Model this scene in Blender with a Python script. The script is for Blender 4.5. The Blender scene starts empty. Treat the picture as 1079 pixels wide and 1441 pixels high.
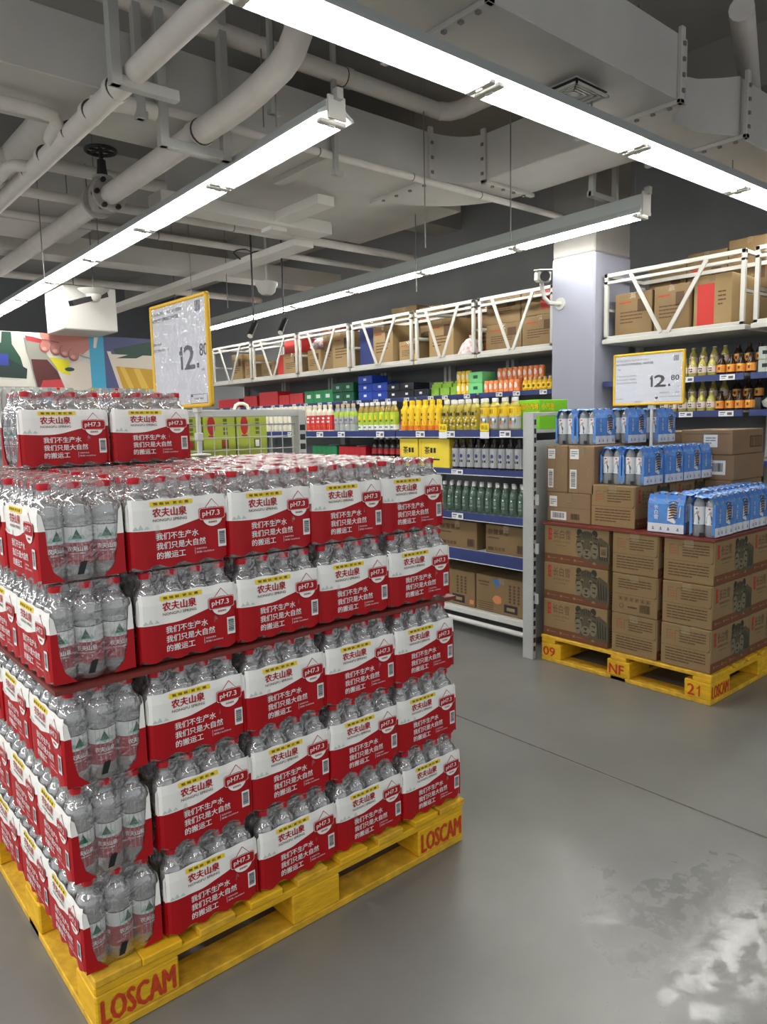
import bpy, math, random
from mathutils import Vector, Matrix, Euler
random.seed(7)
PI = math.pi
scene = bpy.context.scene
COL = scene.collection

# ------------------------------------------------------------------ camera
W_PX, H_PX = 1079.0, 1441.0
F_PX = 1035.3
cam_d = bpy.data.cameras.new('camera')
cam_d.sensor_fit = 'VERTICAL'
cam_d.sensor_height = 36.0
cam_d.lens = 36.0 * F_PX / H_PX
cam_d.clip_start = 0.02
cam_d.clip_end = 200
cam = bpy.data.objects.new('camera', cam_d)
COL.objects.link(cam)
CAM_ROT = ((0.7591573, 0.0948558, -0.6439585), (-0.6505482, 0.0777155, -0.7554783), (-0.0216159, 0.9924529, 0.1207066))
_m = Matrix(CAM_ROT).to_4x4()
_m.translation = (0, 0, 1.3812)
cam.matrix_world = _m
scene.camera = cam

# ------------------------------------------------------------------ world, exposure, big lamps
world = bpy.data.worlds.new('world')
scene.world = world
world.use_nodes = True
world.node_tree.nodes['Background'].inputs[0].default_value = (0.95, 0.98, 1.0, 1)
world.node_tree.nodes['Background'].inputs[1].default_value = 0.5
scene.view_settings.view_transform = 'Standard'
scene.view_settings.look = 'None'
scene.view_settings.gamma = 1
scene.view_settings.exposure = 0.62
try:
    scene.cycles.transparent_max_bounces = 24
    scene.cycles.max_bounces = 8
    scene.cycles.use_denoising = True
except Exception:
    pass
TUBE_STRENGTH = 27.0


def area_lamp(name, x, y, z, sx, sy, watts):
    d = bpy.data.lights.new(name, 'AREA')
    d.shape = 'RECTANGLE'
    d.size, d.size_y, d.energy = sx, sy, watts
    d.color = (1.0, 0.985, 0.95)
    o = bpy.data.objects.new(name, d)
    o.location = (x, y, z)
    COL.objects.link(o)
    return o


# unseen area lamps; all but the first added for ambient fill and floor bounce
area_lamp('unseen_lamp', -0.75, 3.0, 2.83, 0.2, 8.0, 60)  # side aisle row, inferred from the bright face of the tall price card
area_lamp('unseen_lamp', 2.4, -0.6, 2.83, 8.0, 0.2, 14)
area_lamp('unseen_lamp', -4.0, 4.0, 2.83, 0.2, 8.0, 240)
area_lamp('unseen_lamp', 1.0, 13.0, 2.83, 9.0, 0.2, 120)

# ------------------------------------------------------------------ materials
MATS = {}


def _new(name):
    m = bpy.data.materials.new(name)
    m.use_nodes = True
    nt = m.node_tree
    return m, nt, nt.nodes['Principled BSDF']


def mat(name, col, rough=0.5, metal=0.0, spec=0.5, var=0.0, scale=8.0, bump=0.0, bscale=60.0, stretch=None, col2=None):
    if name in MATS:
        return MATS[name]
    m, nt, b = _new(name)
    b.inputs['Roughness'].default_value = rough
    b.inputs['Metallic'].default_value = metal
    b.inputs['Specular IOR Level'].default_value = spec
    b.inputs['Base Color'].default_value = (*col, 1)
    if var or bump or col2:
        tc = nt.nodes.new('ShaderNodeTexCoord')
        mp = nt.nodes.new('ShaderNodeMapping')
        nt.links.new(tc.outputs['Object'], mp.inputs[0])
        if stretch:
            mp.inputs['Scale'].default_value = stretch
    if var or col2:
        n = nt.nodes.new('ShaderNodeTexNoise')
        n.inputs['Scale'].default_value = scale
        n.inputs['Detail'].default_value = 5
        nt.links.new(mp.outputs[0], n.inputs[0])
        r = nt.nodes.new('ShaderNodeValToRGB')
        a = [max(0, c * (1 - var)) for c in col]
        z = [min(1, c * (1 + var)) for c in (col2 or col)]
        r.color_ramp.elements[0].color = (*a, 1)
        r.color_ramp.elements[1].color = (*z, 1)
        r.color_ramp.elements[0].position = 0.3
        r.color_ramp.elements[1].position = 0.7
        nt.links.new(n.outputs['Fac'], r.inputs[0])
        nt.links.new(r.outputs[0], b.inputs['Base Color'])
    if bump:
        n2 = nt.nodes.new('ShaderNodeTexNoise')
        n2.inputs['Scale'].default_value = bscale
        n2.inputs['Detail'].default_value = 3
        nt.links.new(mp.outputs[0], n2.inputs[0])
        bp = nt.nodes.new('ShaderNodeBump')
        bp.inputs['Strength'].default_value = bump
        bp.inputs['Distance'].default_value = 0.01
        nt.links.new(n2.outputs['Fac'], bp.inputs['Height'])
        nt.links.new(bp.outputs[0], b.inputs['Normal'])
    MATS[name] = m
    return m


def clear_mat(name, col, dens, rough=0.06, bump=0.0, bscale=40.0, gloss=1.0, tint=(1, 1, 1)):
    """thin clear plastic: part see-through, part milky, with a clear-coat shine"""
    m, nt, b = _new(name)
    nt.nodes.remove(b)
    out = nt.nodes['Material Output']
    tr = nt.nodes.new('ShaderNodeBsdfTransparent')
    tr.inputs[0].default_value = (*tint, 1)
    df = nt.nodes.new('ShaderNodeBsdfDiffuse')
    df.inputs[0].default_value = (*col, 1)
    mx = nt.nodes.new('ShaderNodeMixShader')
    mx.inputs[0].default_value = dens
    nt.links.new(tr.outputs[0], mx.inputs[1])
    nt.links.new(df.outputs[0], mx.inputs[2])
    gl = nt.nodes.new('ShaderNodeBsdfGlossy')
    gl.inputs['Roughness'].default_value = rough
    lw = nt.nodes.new('ShaderNodeLayerWeight')
    lw.inputs[0].default_value = 0.18
    mt = nt.nodes.new('ShaderNodeMath')
    mt.operation = 'MULTIPLY_ADD'
    mt.inputs[1].default_value = 0.55 * gloss
    mt.inputs[2].default_value = 0.045 * gloss
    nt.links.new(lw.outputs['Facing'], mt.inputs[0])
    m2 = nt.nodes.new('ShaderNodeMixShader')
    nt.links.new(mt.outputs[0], m2.inputs[0])
    nt.links.new(mx.outputs[0], m2.inputs[1])
    nt.links.new(gl.outputs[0], m2.inputs[2])
    if bump:
        tc = nt.nodes.new('ShaderNodeTexCoord')
        n2 = nt.nodes.new('ShaderNodeTexNoise')
        n2.inputs['Scale'].default_value = bscale
        n2.inputs['Detail'].default_value = 2
        n2.inputs['Distortion'].default_value = 1.2
        nt.links.new(tc.outputs['Object'], n2.inputs[0])
        bp = nt.nodes.new('ShaderNodeBump')
        bp.inputs['Strength'].default_value = bump
        bp.inputs['Distance'].default_value = 0.01
        nt.links.new(n2.outputs['Fac'], bp.inputs['Height'])
        nt.links.new(bp.outputs[0], gl.inputs['Normal'])
    nt.links.new(m2.outputs[0], out.inputs['Surface'])
    MATS[name] = m
    return m


def emit_mat(name, col, s):
    m, nt, b = _new(name)
    b.inputs['Base Color'].default_value = (*col, 1)
    b.inputs['Emission Color'].default_value = (*col, 1)
    b.inputs['Emission Strength'].default_value = s
    MATS[name] = m
    return m


def S(r, g, b):
    def f(c):
        c /= 255.0
        return c / 12.92 if c <= 0.04045 else ((c + 0.055) / 1.055) ** 2.4
    return (f(r), f(g), f(b))


# ------------------------------------------------------------------ mesh builder
_TXT = {}


def text_mesh(s, off=0.0, sp=1.0):
    k = (s, off, sp)
    if k not in _TXT:
        c = bpy.data.curves.new('lettering', 'FONT')
        c.body = s
        c.resolution_u = 2
        c.offset = off
        c.space_character = sp
        o = bpy.data.objects.new('lettering', c)
        COL.objects.link(o)
        me = bpy.data.meshes.new_from_object(o.evaluated_get(bpy.context.evaluated_depsgraph_get()))
        vs = [(v.co.x, v.co.y) for v in me.vertices]
        fs = [tuple(p.vertices) for p in me.polygons]
        bpy.data.objects.remove(o)
        bpy.data.curves.remove(c)
        bpy.data.meshes.remove(me)
        if vs:
            x0 = min(v[0] for v in vs); x1 = max(v[0] for v in vs)
            y0 = min(v[1] for v in vs); y1 = max(v[1] for v in vs)
        else:
            x0 = x1 = y0 = y1 = 0
        _TXT[k] = (vs, fs, (x0, x1, y0, y1))
    return _TXT[k]


class MB:
    def __init__(self):
        self.v, self.f, self.m, self.mats = [], [], [], []

    def mi(self, m):
        if m not in self.mats:
            self.mats.append(m)
        return self.mats.index(m)

    def add(self, vs, fs, m, M=None):
        n = len(self.v)
        i = self.mi(m)
        self.v += [tuple(M @ Vector(p)) for p in vs] if M else [tuple(p) for p in vs]
        for f in fs:
            self.f.append(tuple(k + n for k in f))
            self.m.append(i)
        return self

    def box(self, x0, x1, y0, y1, z0, z1, m, c=0.0, M=None):
        if c <= 0:
            vs = [(x, y, z) for z in (z0, z1) for y in (y0, y1) for x in (x0, x1)]
            fs = [(0, 2, 3, 1), (4, 5, 7, 6), (0, 1, 5, 4), (2, 6, 7, 3), (0, 4, 6, 2), (1, 3, 7, 5)]
            return self.add(vs, fs, m, M)
        c = min(c, (x1 - x0) / 2.1, (y1 - y0) / 2.1, (z1 - z0) / 2.1)
        vs, fs, idx = [], [], {}
        X, Y, Z = (x0, x1), (y0, y1), (z0, z1)
        for i in (0, 1):
            for j in (0, 1):
                for k in (0, 1):
                    dx, dy, dz = c * (1 - 2 * i), c * (1 - 2 * j), c * (1 - 2 * k)
                    for a, p in enumerate(((X[i], Y[j] + dy, Z[k] + dz), (X[i] + dx, Y[j], Z[k] + dz), (X[i] + dx, Y[j] + dy, Z[k]))):
                        idx[i, j, k, a] = len(vs)
                        vs.append(p)
        q = lambda *t: fs.append(tuple(idx[s] for s in t))
        for s in (0, 1):
            q((s, 0, 0, 0), (s, 1, 0, 0), (s, 1, 1, 0), (s, 0, 1, 0))
            q((0, s, 0, 1), (1, s, 0, 1), (1, s, 1, 1), (0, s, 1, 1))
            q((0, 0, s, 2), (1, 0, s, 2), (1, 1, s, 2), (0, 1, s, 2))
        for a in (0, 1):
            for b in (0, 1):
                q((a, b, 0, 0), (a, b, 0, 1), (a, b, 1, 1), (a, b, 1, 0))
                q((a, 0, b, 0), (a, 0, b, 2), (a, 1, b, 2), (a, 1, b, 0))
                q((0, a, b, 1), (0, a, b, 2), (1, a, b, 2), (1, a, b, 1))
        for i in (0, 1):
            for j in (0, 1):
                for k in (0, 1):
                    q((i, j, k, 0), (i, j, k, 1), (i, j, k, 2))
        return self.add(vs, fs, m, M)

    def quad(self, a, b, c, d, m):
        return self.add([a, b, c, d], [(0, 1, 2, 3)], m)

    def lathe(self, prof, n, m, c=(0, 0, 0), M=None, cap=True):
        vs, fs = [], []
        for r, z in prof:
            for k in range(n):
                a = 2 * PI * k / n
                vs.append((c[0] + r * math.cos(a), c[1] + r * math.sin(a), c[2] + z))
        for i in range(len(prof) - 1):
            for k in range(n):
                l = (k + 1) % n
                fs.append((i * n + k, i * n + l, (i + 1) * n + l, (i + 1) * n + k))
        if cap:
            fs.append(tuple(range(n - 1, -1, -1)))
            fs.append(tuple((len(prof) - 1) * n + k for k in range(n)))
        return self.add(vs, fs, m, M)

    def rod(self, p0, p1, r, m, n=10, r1=None):
        p0, p1 = Vector(p0), Vector(p1)
        d = p1 - p0
        M = Matrix.Translation(p0) @ d.to_track_quat('Z', 'Y').to_matrix().to_4x4()
        return self.lathe([(r, 0), (r1 if r1 is not None else r, d.length)], n, m, M=M)

    def tube(self, pts, r, m, n=12):
        pts = [Vector(p) for p in pts]
        vs, fs = [], []
        up = None
        for i, p in enumerate(pts):
            t = (pts[min(i + 1, len(pts) - 1)] - pts[max(i - 1, 0)]).normalized()
            if up is None:
                up = Vector((0, 0, 1)) if abs(t.z) < 0.9 else Vector((1, 0, 0))
            s = t.cross(up).normalized()
            up = s.cross(t).normalized()
            for k in range(n):
                a = 2 * PI * k / n
                vs.append(tuple(p + r * (math.cos(a) * s + math.sin(a) * up)))
        for i in range(len(pts) - 1):
            for k in range(n):
                l = (k + 1) % n
                fs.append((i * n + k, i * n + l, (i + 1) * n + l, (i + 1) * n + k))
        fs.append(tuple(range(n)))
        fs.append(tuple((len(pts) - 1) * n + k for k in range(n)))
        return self.add(vs, fs, m)

    def bar(self, p0, p1, w, h, m):
        """square section bar between two points"""
        p0, p1 = Vector(p0), Vector(p1)
        d = p1 - p0
        M = Matrix.Translation(p0) @ d.to_track_quat('Z', 'Y').to_matrix().to_4x4()
        return self.box(-w / 2, w / 2, -h / 2, h / 2, 0, d.length, m, M=M)

    def prism(self, pts, z0, z1, m, M=None):
        n = len(pts)
        vs = [(x, y, z0) for x, y in pts] + [(x, y, z1) for x, y in pts]
        fs = [tuple(range(n - 1, -1, -1)), tuple(range(n, 2 * n))]
        fs += [(k, (k + 1) % n, n + (k + 1) % n, n + k) for k in range(n)]
        return self.add(vs, fs, m, M)

    def flat(self, pts, m, M=None, fn=None):
        vs = [(x, y, 0) for x, y in pts]
        if fn:
            return self.add([fn(x, y) for x, y in pts], [tuple(range(len(pts)))], m)
        return self.add(vs, [tuple(range(len(pts)))], m, M)

    def text(self, s, M, h, m, off=0.0, fit=None, align='l', sp=1.0, fn=None, at=(0, 0)):
        """lettering of height h (capital/han height) laid in the xy plane of M, lower-left at `at`"""
        vs, fs, (x0, x1, y0, y1) = text_mesh(s, 0.0, sp)
        if off > 0:      # heavier strokes: the same lettering struck again a hair to each side
            e = off * h * 1.2
            for k, (dx, dy) in enumerate(((-e, 0), (e, 0), (0, e * .6), (0, -e * .6))):
                g = fn
                if fn and k:
                    def g(x, y, k=k):
                        p, q, r = (Vector(fn(x + i, y + j)) for i, j in ((0, 0), (1e-4, 0), (0, 1e-4)))
                        return tuple(p + (q - p).cross(r - p).normalized() * k * 6e-5)
                self.text(s, M @ Matrix.Translation((0, 0, k * 6e-5)) if M else None, h, m, 0.0, fit, align, sp, g, (at[0] + dx, at[1] + dy))
            return self
        if not vs:
            return self
        sy = h / max(1e-6, (y1 - y0))
        sx = sy if fit is None else fit / max(1e-6, (x1 - x0))
        w = (x1 - x0) * sx
        ox = at[0] - (w / 2 if align == 'c' else (w if align == 'r' else 0))
        P = [(ox + (x - x0) * sx, at[1] + (y - y0) * sy) for x, y in vs]
        if fn:
            return self.add([fn(*p) for p in P], fs, m)
        return self.add([(x, y, 0) for x, y in P], fs, m, M)

    def one(self, M, x, y, h, m, w=None):
        """a figure 1 with its flag and heavy stem"""
        w = w or h * .20
        return self.flat([(x + h * .30 - w, y), (x + h * .30, y), (x + h * .30, y + h), (x + h * .30 - w * .75, y + h), (x + h * .30 - w * 1.1, y + h * .86), (x, y + h * .76), (x, y + h * .60), (x + h * .30 - w, y + h * .72)], m, M)

    def rect(self, x0, x1, y0, y1, m, M=None, z=0.0, fn=None):
        if fn:
            return self.add([fn(x0, y0), fn(x1, y0), fn(x1, y1), fn(x0, y1)], [(0, 1, 2, 3)], m)
        return self.add([(x0, y0, z), (x1, y0, z), (x1, y1, z), (x0, y1, z)], [(0, 1, 2, 3)], m, M)

    def mesh(self, name, smooth=None):
        me = bpy.data.meshes.new(name)
        me.from_pydata(self.v, [], self.f)
        for m in self.mats:
            me.materials.append(m)
        me.polygons.foreach_set('material_index', self.m)
        if smooth:
            me.polygons.foreach_set('use_smooth', [True] * len(self.f))
            me.set_sharp_from_angle(angle=smooth)
        me.update()
        return me

    def build(self, name, parent=None, smooth=None, loc=None):
        o = bpy.data.objects.new(name, self.mesh(name, smooth))
        COL.objects.link(o)
        if parent:
            o.parent = parent
        if loc:
            o.location = loc
        return o


SM = math.radians(38)


def tag(o, label, cat, group=None, kind=None):
    o['label'] = label
    o['category'] = cat
    if group:
        o['group'] = group
    if kind:
        o['kind'] = kind
    return o


def thing(name, label, cat, loc=(0, 0, 0), rz=0.0, group=None):
    o = bpy.data.objects.new(name, None)
    o.empty_display_size = 0.05
    COL.objects.link(o)
    o.location = loc
    o.rotation_euler = (0, 0, rz)
    return tag(o, label, cat, group)


def obj(name, me, parent=None, loc=None, rz=0.0):
    o = bpy.data.objects.new(name, me)
    COL.objects.link(o)
    if parent:
        o.parent = parent
    if loc:
        o.location = loc
    if rz:
        o.rotation_euler = (0, 0, rz)
    return o


KIDS = {}


def kids(o):
    return [c for c in o.children]


def dup(root, loc, rz=0.0, label=None, group=None, tilt=None):
    r = root.copy()
    COL.objects.link(r)
    r.location = loc
    r.rotation_euler = (tilt[0], tilt[1], rz) if tilt else (0, 0, rz)
    if label:
        r['label'] = label
    if group:
        r['group'] = group
    if root.name not in KIDS:
        KIDS[root.name] = [(c, list(c.children)) for c in root.children]
    for c, gs in KIDS[root.name]:
        d = c.copy()
        COL.objects.link(d)
        d.parent = r
        for g in gs:
            e = g.copy()
            COL.objects.link(e)
            e.parent = d
    return r


def struct(name, mb, smooth=None):
    o = mb.build(name, None, smooth)
    o['kind'] = 'structure'
    return o


def face_M(origin, xdir, ydir=(0, 0, 1)):
    """frame whose xy plane lies on a face: origin lower-left, x along the face, y up"""
    x = Vector(xdir).normalized()
    y = Vector(ydir).normalized()
    z = x.cross(y)
    M = Matrix((x, y, z)).transposed().to_4x4()
    M.translation = Vector(origin)
    return M


ORD = ['first', 'second', 'third', 'fourth', 'fifth', 'sixth', 'seventh', 'eighth', 'ninth', 'tenth', 'eleventh', 'twelfth']

# palette
WHITE_PAINT = mat('white_powder_coat', S(190, 189, 182), 0.4, var=0.04, scale=6)
GREY_STEEL = mat('grey_painted_steel', S(178, 180, 178), 0.4, var=0.05, scale=5)
DARK_STEEL = mat('dark_slot', S(32, 33, 34), 0.6)
BLUE_STRIP = mat('blue_price_rail', S(46, 58, 112), 0.35, var=0.06)
BLACK = mat('black_plastic', S(24, 24, 26), 0.4)
CARD = mat('brown_cardboard', S(124, 101, 67), 0.75, var=0.07, scale=7)
CARD_D = mat('card_print_dark', S(84, 62, 42), 0.8)
CARD_L = mat('pale_cardboard', S(148, 123, 84), 0.75, var=0.06, scale=7)
PAPER = mat('white_paper', S(226, 228, 236), 0.55)
INK = mat('black_ink', S(30, 31, 36), 0.6)
GREY_INK = mat('grey_ink', S(96, 98, 104), 0.6)
RED = mat('red_print', S(190, 16, 32), 0.35)
YELLOW = mat('yellow_print', S(240, 208, 24), 0.4)
WHITE = mat('white_print', S(238, 239, 240), 0.4)
GREEN = mat('green_print', S(20, 92, 66), 0.45)
TEAL = mat('pale_teal_print', S(150, 196, 186), 0.45)
CAPRED = mat('red_cap_plastic', S(190, 24, 40), 0.35)

# ------------------------------------------------------------------ floor, ceiling, walls, column
def floor_mat():
    m, nt, b = _new('polished_concrete')
    L = nt.links.new
    tc = nt.nodes.new('ShaderNodeTexCoord')
    n1 = nt.nodes.new('ShaderNodeTexNoise'); n1.inputs['Scale'].default_value = 1.6; n1.inputs['Detail'].default_value = 7; n1.inputs['Roughness'].default_value = 0.6
    n2 = nt.nodes.new('ShaderNodeTexNoise'); n2.inputs['Scale'].default_value = 2.2; n2.inputs['Detail'].default_value = 4
    L(tc.outputs['Object'], n1.inputs[0]); L(tc.outputs['Object'], n2.inputs[0])
    r = nt.nodes.new('ShaderNodeValToRGB')
    r.color_ramp.elements[0].color = (*S(114, 114, 111), 1); r.color_ramp.elements[0].position = 0.3
    r.color_ramp.elements[1].color = (*S(130, 130, 126), 1); r.color_ramp.elements[1].position = 0.72
    L(n1.outputs['Fac'], r.inputs[0]); L(r.outputs[0], b.inputs['Base Color'])
    r2 = nt.nodes.new('ShaderNodeMapRange')
    r2.inputs['From Min'].default_value = 0.40; r2.inputs['From Max'].default_value = 0.62
    r2.inputs['To Min'].default_value = 0.29; r2.inputs['To Max'].default_value = 0.34
    L(n2.outputs['Fac'], r2.inputs[0])
    # worn, glossier and rougher film patches where trolleys turn
    sep = nt.nodes.new('ShaderNodeVectorMath'); sep.operation = 'DISTANCE'
    sep.inputs[1].default_value = (1.86, 0.76, 0)
    L(tc.outputs['Object'], sep.inputs[0])
    n3 = nt.nodes.new('ShaderNodeTexNoise'); n3.inputs['Scale'].default_value = 7; n3.inputs['Detail'].default_value = 8; n3.inputs['Distortion'].default_value = 0.8
    L(tc.outputs['Object'], n3.inputs[0])
    ad = nt.nodes.new('ShaderNodeMath'); ad.operation = 'MULTIPLY_ADD'; ad.inputs[1].default_value = 0.7
    L(n3.outputs['Fac'], ad.inputs[0]); L(sep.outputs['Value'], ad.inputs[2])
    mr = nt.nodes.new('ShaderNodeMapRange'); mr.inputs['From Min'].default_value = 0.60; mr.inputs['From Max'].default_value = 0.70
    L(ad.outputs[0], mr.inputs[0])
    n4 = nt.nodes.new('ShaderNodeTexNoise'); n4.inputs['Scale'].default_value = 45; n4.inputs['Detail'].default_value = 9; n4.inputs['Roughness'].default_value = 0.7
    L(tc.outputs['Object'], n4.inputs[0])
    inv = nt.nodes.new('ShaderNodeMath'); inv.operation = 'SUBTRACT'; inv.inputs[0].default_value = 1.0
    L(mr.outputs[0], inv.inputs[1])
    bs = nt.nodes.new('ShaderNodeMath'); bs.operation = 'MULTIPLY_ADD'; bs.inputs[1].default_value = 0.10; bs.inputs[2].default_value = 0.02
    L(inv.outputs[0], bs.inputs[0])
    bp = nt.nodes.new('ShaderNodeBump'); bp.inputs['Distance'].default_value = 0.004
    L(bs.outputs[0], bp.inputs['Strength']); L(n4.outputs['Fac'], bp.inputs['Height']); L(bp.outputs[0], b.inputs['Normal'])
    mx = nt.nodes.new('ShaderNodeMix')
    mx.data_type = 'FLOAT'
    sc = nt.nodes.new('ShaderNodeTexNoise'); sc.inputs['Scale'].default_value = 16; sc.inputs['Detail'].default_value = 8; sc.inputs['Roughness'].default_value = 0.65
    L(tc.outputs['Object'], sc.inputs[0])
    sr = nt.nodes.new('ShaderNodeMapRange'); sr.inputs['From Min'].default_value = 0.47; sr.inputs['From Max'].default_value = 0.56
    sr.inputs['To Min'].default_value = 0.10; sr.inputs['To Max'].default_value = 0.34
    L(sc.outputs['Fac'], sr.inputs[0]); L(sr.outputs[0], mx.inputs[2])
    L(mr.outputs[0], mx.inputs[0]); L(r2.outputs[0], mx.inputs[3])
    L(mx.outputs[0], b.inputs['Roughness'])
    b.inputs['Specular IOR Level'].default_value = 0.62
    return m


FLOOR = floor_mat()
SEAL = mat('joint_sealant', S(86, 84, 80), 0.7, var=0.35, scale=30)
SEAL_E = mat('joint_edge', S(136, 133, 126), 0.5, var=0.2, scale=40)
mb = MB(); mb.box(-7, 7.2, -4, 15, -0.1, 0, FLOOR); struct('floor', mb)
mb = MB()
mb.box(2.404, 2.414, -4, 15, 0.0, 0.0008, SEAL)
mb.box(2.401, 2.404, -4, 15, 0.0, 0.0012, SEAL_E)
mb.box(2.414, 2.4165, -4, 15, 0.0, 0.0010, SEAL_E)
struct('trim_1', mb)

CEIL = mat('grey_ceiling_paint', S(160, 157, 152), 0.9, var=0.08, scale=1.5)
WALLG = mat('grey_wall_paint', S(130, 132, 138), 0.9, var=0.05, scale=2)
WALL_D = mat('dim_back_wall', S(140, 141, 142), 0.9, var=0.06, scale=2)
PIPE = mat('white_painted_pipe', S(226, 220, 214), 0.55, var=0.05, scale=9)
DUCT = mat('painted_duct_steel', S(198, 195, 190), 0.6, var=0.06, scale=3)
DUCT_W = mat('pale_duct_steel', S(220, 216, 210), 0.6, var=0.04, scale=3)
mb = MB(); mb.box(-7, 7.2, -4, 15, 4.25, 4.4, CEIL); struct('ceiling', mb)
mb = MB(); mb.box(7.0, 7.2, -4, 15, 0, 4.25, WALL_D); struct('wall_right', mb)
mb = MB(); mb.box(-7, 7.0, 14.8, 15, 0, 4.25, WALLG); struct('wall_far', mb)
# downstand beams of the slab
for k, (y0, y1, z) in enumerate(((1.0, 1.35, 3.85), (6.6, 7.0, 3.75), (10.6, 11.0, 3.75))):
    mb = MB(); mb.box(-7, 7.0, y0, y1, z, 4.25, CEIL); struct('ceiling_beam', mb)
mb = MB(); mb.box(5.95, 6.3, 1.35, 14.8, 3.8, 4.25, CEIL); struct('ceiling_beam', mb)

COLM = mat('pale_lilac_column_paint', S(152, 154, 168), 0.7, var=0.02, scale=2)
COLU = mat('bare_column_render', S(150, 147, 142), 0.85, var=0.08, scale=4)
mb = MB()
mb.box(5.39, 5.93, 3.585, 4.015, 0, 2.74, COLM, 0.012)
mb.box(5.395, 5.925, 3.59, 4.01, 2.74, 4.25, COLU, 0.012)
struct('column', mb)

# ------------------------------------------------------------------ air ducts
BOLT = mat('duct_bolt', S(120, 118, 115), 0.5)


def flange(parent, mb_m, boxes, bolts):
    m = MB()
    for b in boxes:
        m.box(*b, mb_m, 0.003)
    for p in bolts:
        m.box(p[0] - .010, p[0] + .010, p[1] - .010, p[1] + .010, p[2] - .010, p[2] + .010, BOLT)
    m.build('flange', parent)


def arc(cx, cy, r, a0, a1, n=10):
    return [(cx + r * math.cos(a0 + (a1 - a0) * k / n), cy + r * math.sin(a0 + (a1 - a0) * k / n)) for k in range(n + 1)]


# near duct, along the lamp row, with an offset end piece on the shelf side
d1 = thing('air_duct', 'large grey rectangular duct with a square diffuser, above the nearest lamp row', 'air duct', (0, 0, 0))
m = MB(); m.box(1.2, 4.05, 2.17, 2.8, 3.1, 3.44, DUCT, 0.006)
m.build('duct_body', d1)
m = MB()
cs = [(4.05, 2.17, 2.80, 3.10, 3.44), (4.14, 2.18, 2.82, 3.105, 3.44), (4.22, 2.25, 2.86, 3.12, 3.43), (4.29, 2.34, 2.9, 3.13, 3.42), (4.36, 2.38, 2.92, 3.13, 3.42), (4.5, 2.38, 2.92, 3.13, 3.42), (4.62, 2.36, 2.9, 3.12, 3.43), (4.74, 2.28, 2.86, 3.11, 3.44), (4.84, 2.2, 2.8, 3.1, 3.45)]
vs, fs = [], []
for x, y0, y1, z0, z1 in cs:
    vs += [(x, y0, z0), (x, y1, z0), (x, y1, z1), (x, y0, z1)]
for i in range(len(cs) - 1):
    for k in range(4):
        l = (k + 1) % 4
        fs.append((4 * i + k, 4 * i + l, 4 * i + 4 + l, 4 * i + 4 + k))
m.add(vs, fs, DUCT); m.build('offset_piece', d1, SM)
m = MB(); m.box(4.85, 6.2, 2.2, 2.8, 3.1, 3.45, DUCT, 0.006); m.build('duct_body', d1)
for fx in (2.47, 4.035, 4.845):
    flange(d1, DUCT, [(fx - .02, fx + .02, 2.145, 2.17, 3.075, 3.47), (fx - .02, fx + .02, 2.145, 2.83, 3.075, 3.1)],
           [(fx, 2.145, z) for z in (3.14, 3.22, 3.30, 3.38)] + [(fx, y, 3.073) for y in (2.22, 2.32, 2.42, 2.52, 2.62)])

# far duct: runs along the back, elbows towards the near duct
d2 = thing('air_duct', 'long grey rectangular duct with a rounded elbow, crossing behind the two pipes', 'air duct', (0, 0, 0))
m = MB(); m.box(-4.0, 3.86, 3.94, 4.56, 3.1, 3.42, DUCT, 0.006); m.build('duct_body', d2)
outer = arc(3.86, 3.72, 0.84, PI / 2, 0, 12)
inner = arc(3.86, 3.72, 0.22, 0, PI / 2, 8)
inner = [(3.86 + 0.34 * math.cos(a) if False else p[0], p[1]) for p, a in zip(inner, [0] * 99)]
m = MB(); m.prism([(3.86, 4.56)] + [(3.86 + .86 * math.cos(t), 3.72 + .84 * math.sin(t)) for t in [PI / 2 - k * PI / 24 for k in range(13)]] +
                  [(3.86 + .34 * math.cos(t), 3.72 + .22 * math.sin(t)) for t in [k * PI / 16 for k in range(9)]], 3.1, 3.42, DUCT)
m.build('elbow', d2, SM)
m = MB(); m.box(4.2, 4.72, 2.81, 3.72, 3.1, 3.42, DUCT, 0.006); m.build('duct_body', d2)
flange(d2, DUCT, [(3.84, 3.88, 3.915, 3.94, 3.075, 3.45), (3.84, 3.88, 3.915, 4.59, 3.075, 3.1)],
       [(3.86, 3.915, z) for z in (3.14, 3.24, 3.34)] + [(3.86, y, 3.073) for y in (4.0, 4.15, 4.3, 4.45)])
flange(d2, DUCT, [(4.175, 4.2, 3.70, 3.74, 3.075, 3.45), (4.175, 4.75, 3.70, 3.74, 3.075, 3.1)],
       [(4.175, 3.72, z) for z in (3.14, 3.24, 3.34)] + [(x, 3.72, 3.073) for x in (4.28, 4.4, 4.52, 4.64)])
flange(d2, DUCT, [(2.98, 3.02, 3.915, 3.94, 3.08, 3.45), (2.96, 3.04, 3.915, 4.59, 3.06, 3.1)], [(3.0, 3.915, 3.40)])

# square diffuser on the near duct
v = thing('ceiling_diffuser', 'square louvred air diffuser under the grey duct beside the lamp row', 'air vent', (3.44, 2.435, 3.045))
m = MB(); m.box(-.10, .10, -.09, .09, 0.02, 0.08, DUCT); m.build('duct_collar', v)
m = MB()
for k in range(5):
    a = .142 - k * .027
    z = -.002 + k * .005
    for q in ((-a, a, -a * .88, -a * .88 + .009), (-a, a, a * .88 - .009, a * .88), (-a, -a + .009, -a * .88, a * .88), (a - .009, a, -a * .88, a * .88)):
        m.box(*q, z, z + .012, WHITE_PAINT)
m.build('louvre', v)
m = MB(); m.box(-.136, .136, -.118, .118, 0.024, 0.028, DARK_STEEL); m.build('backing_plate', v)

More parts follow.
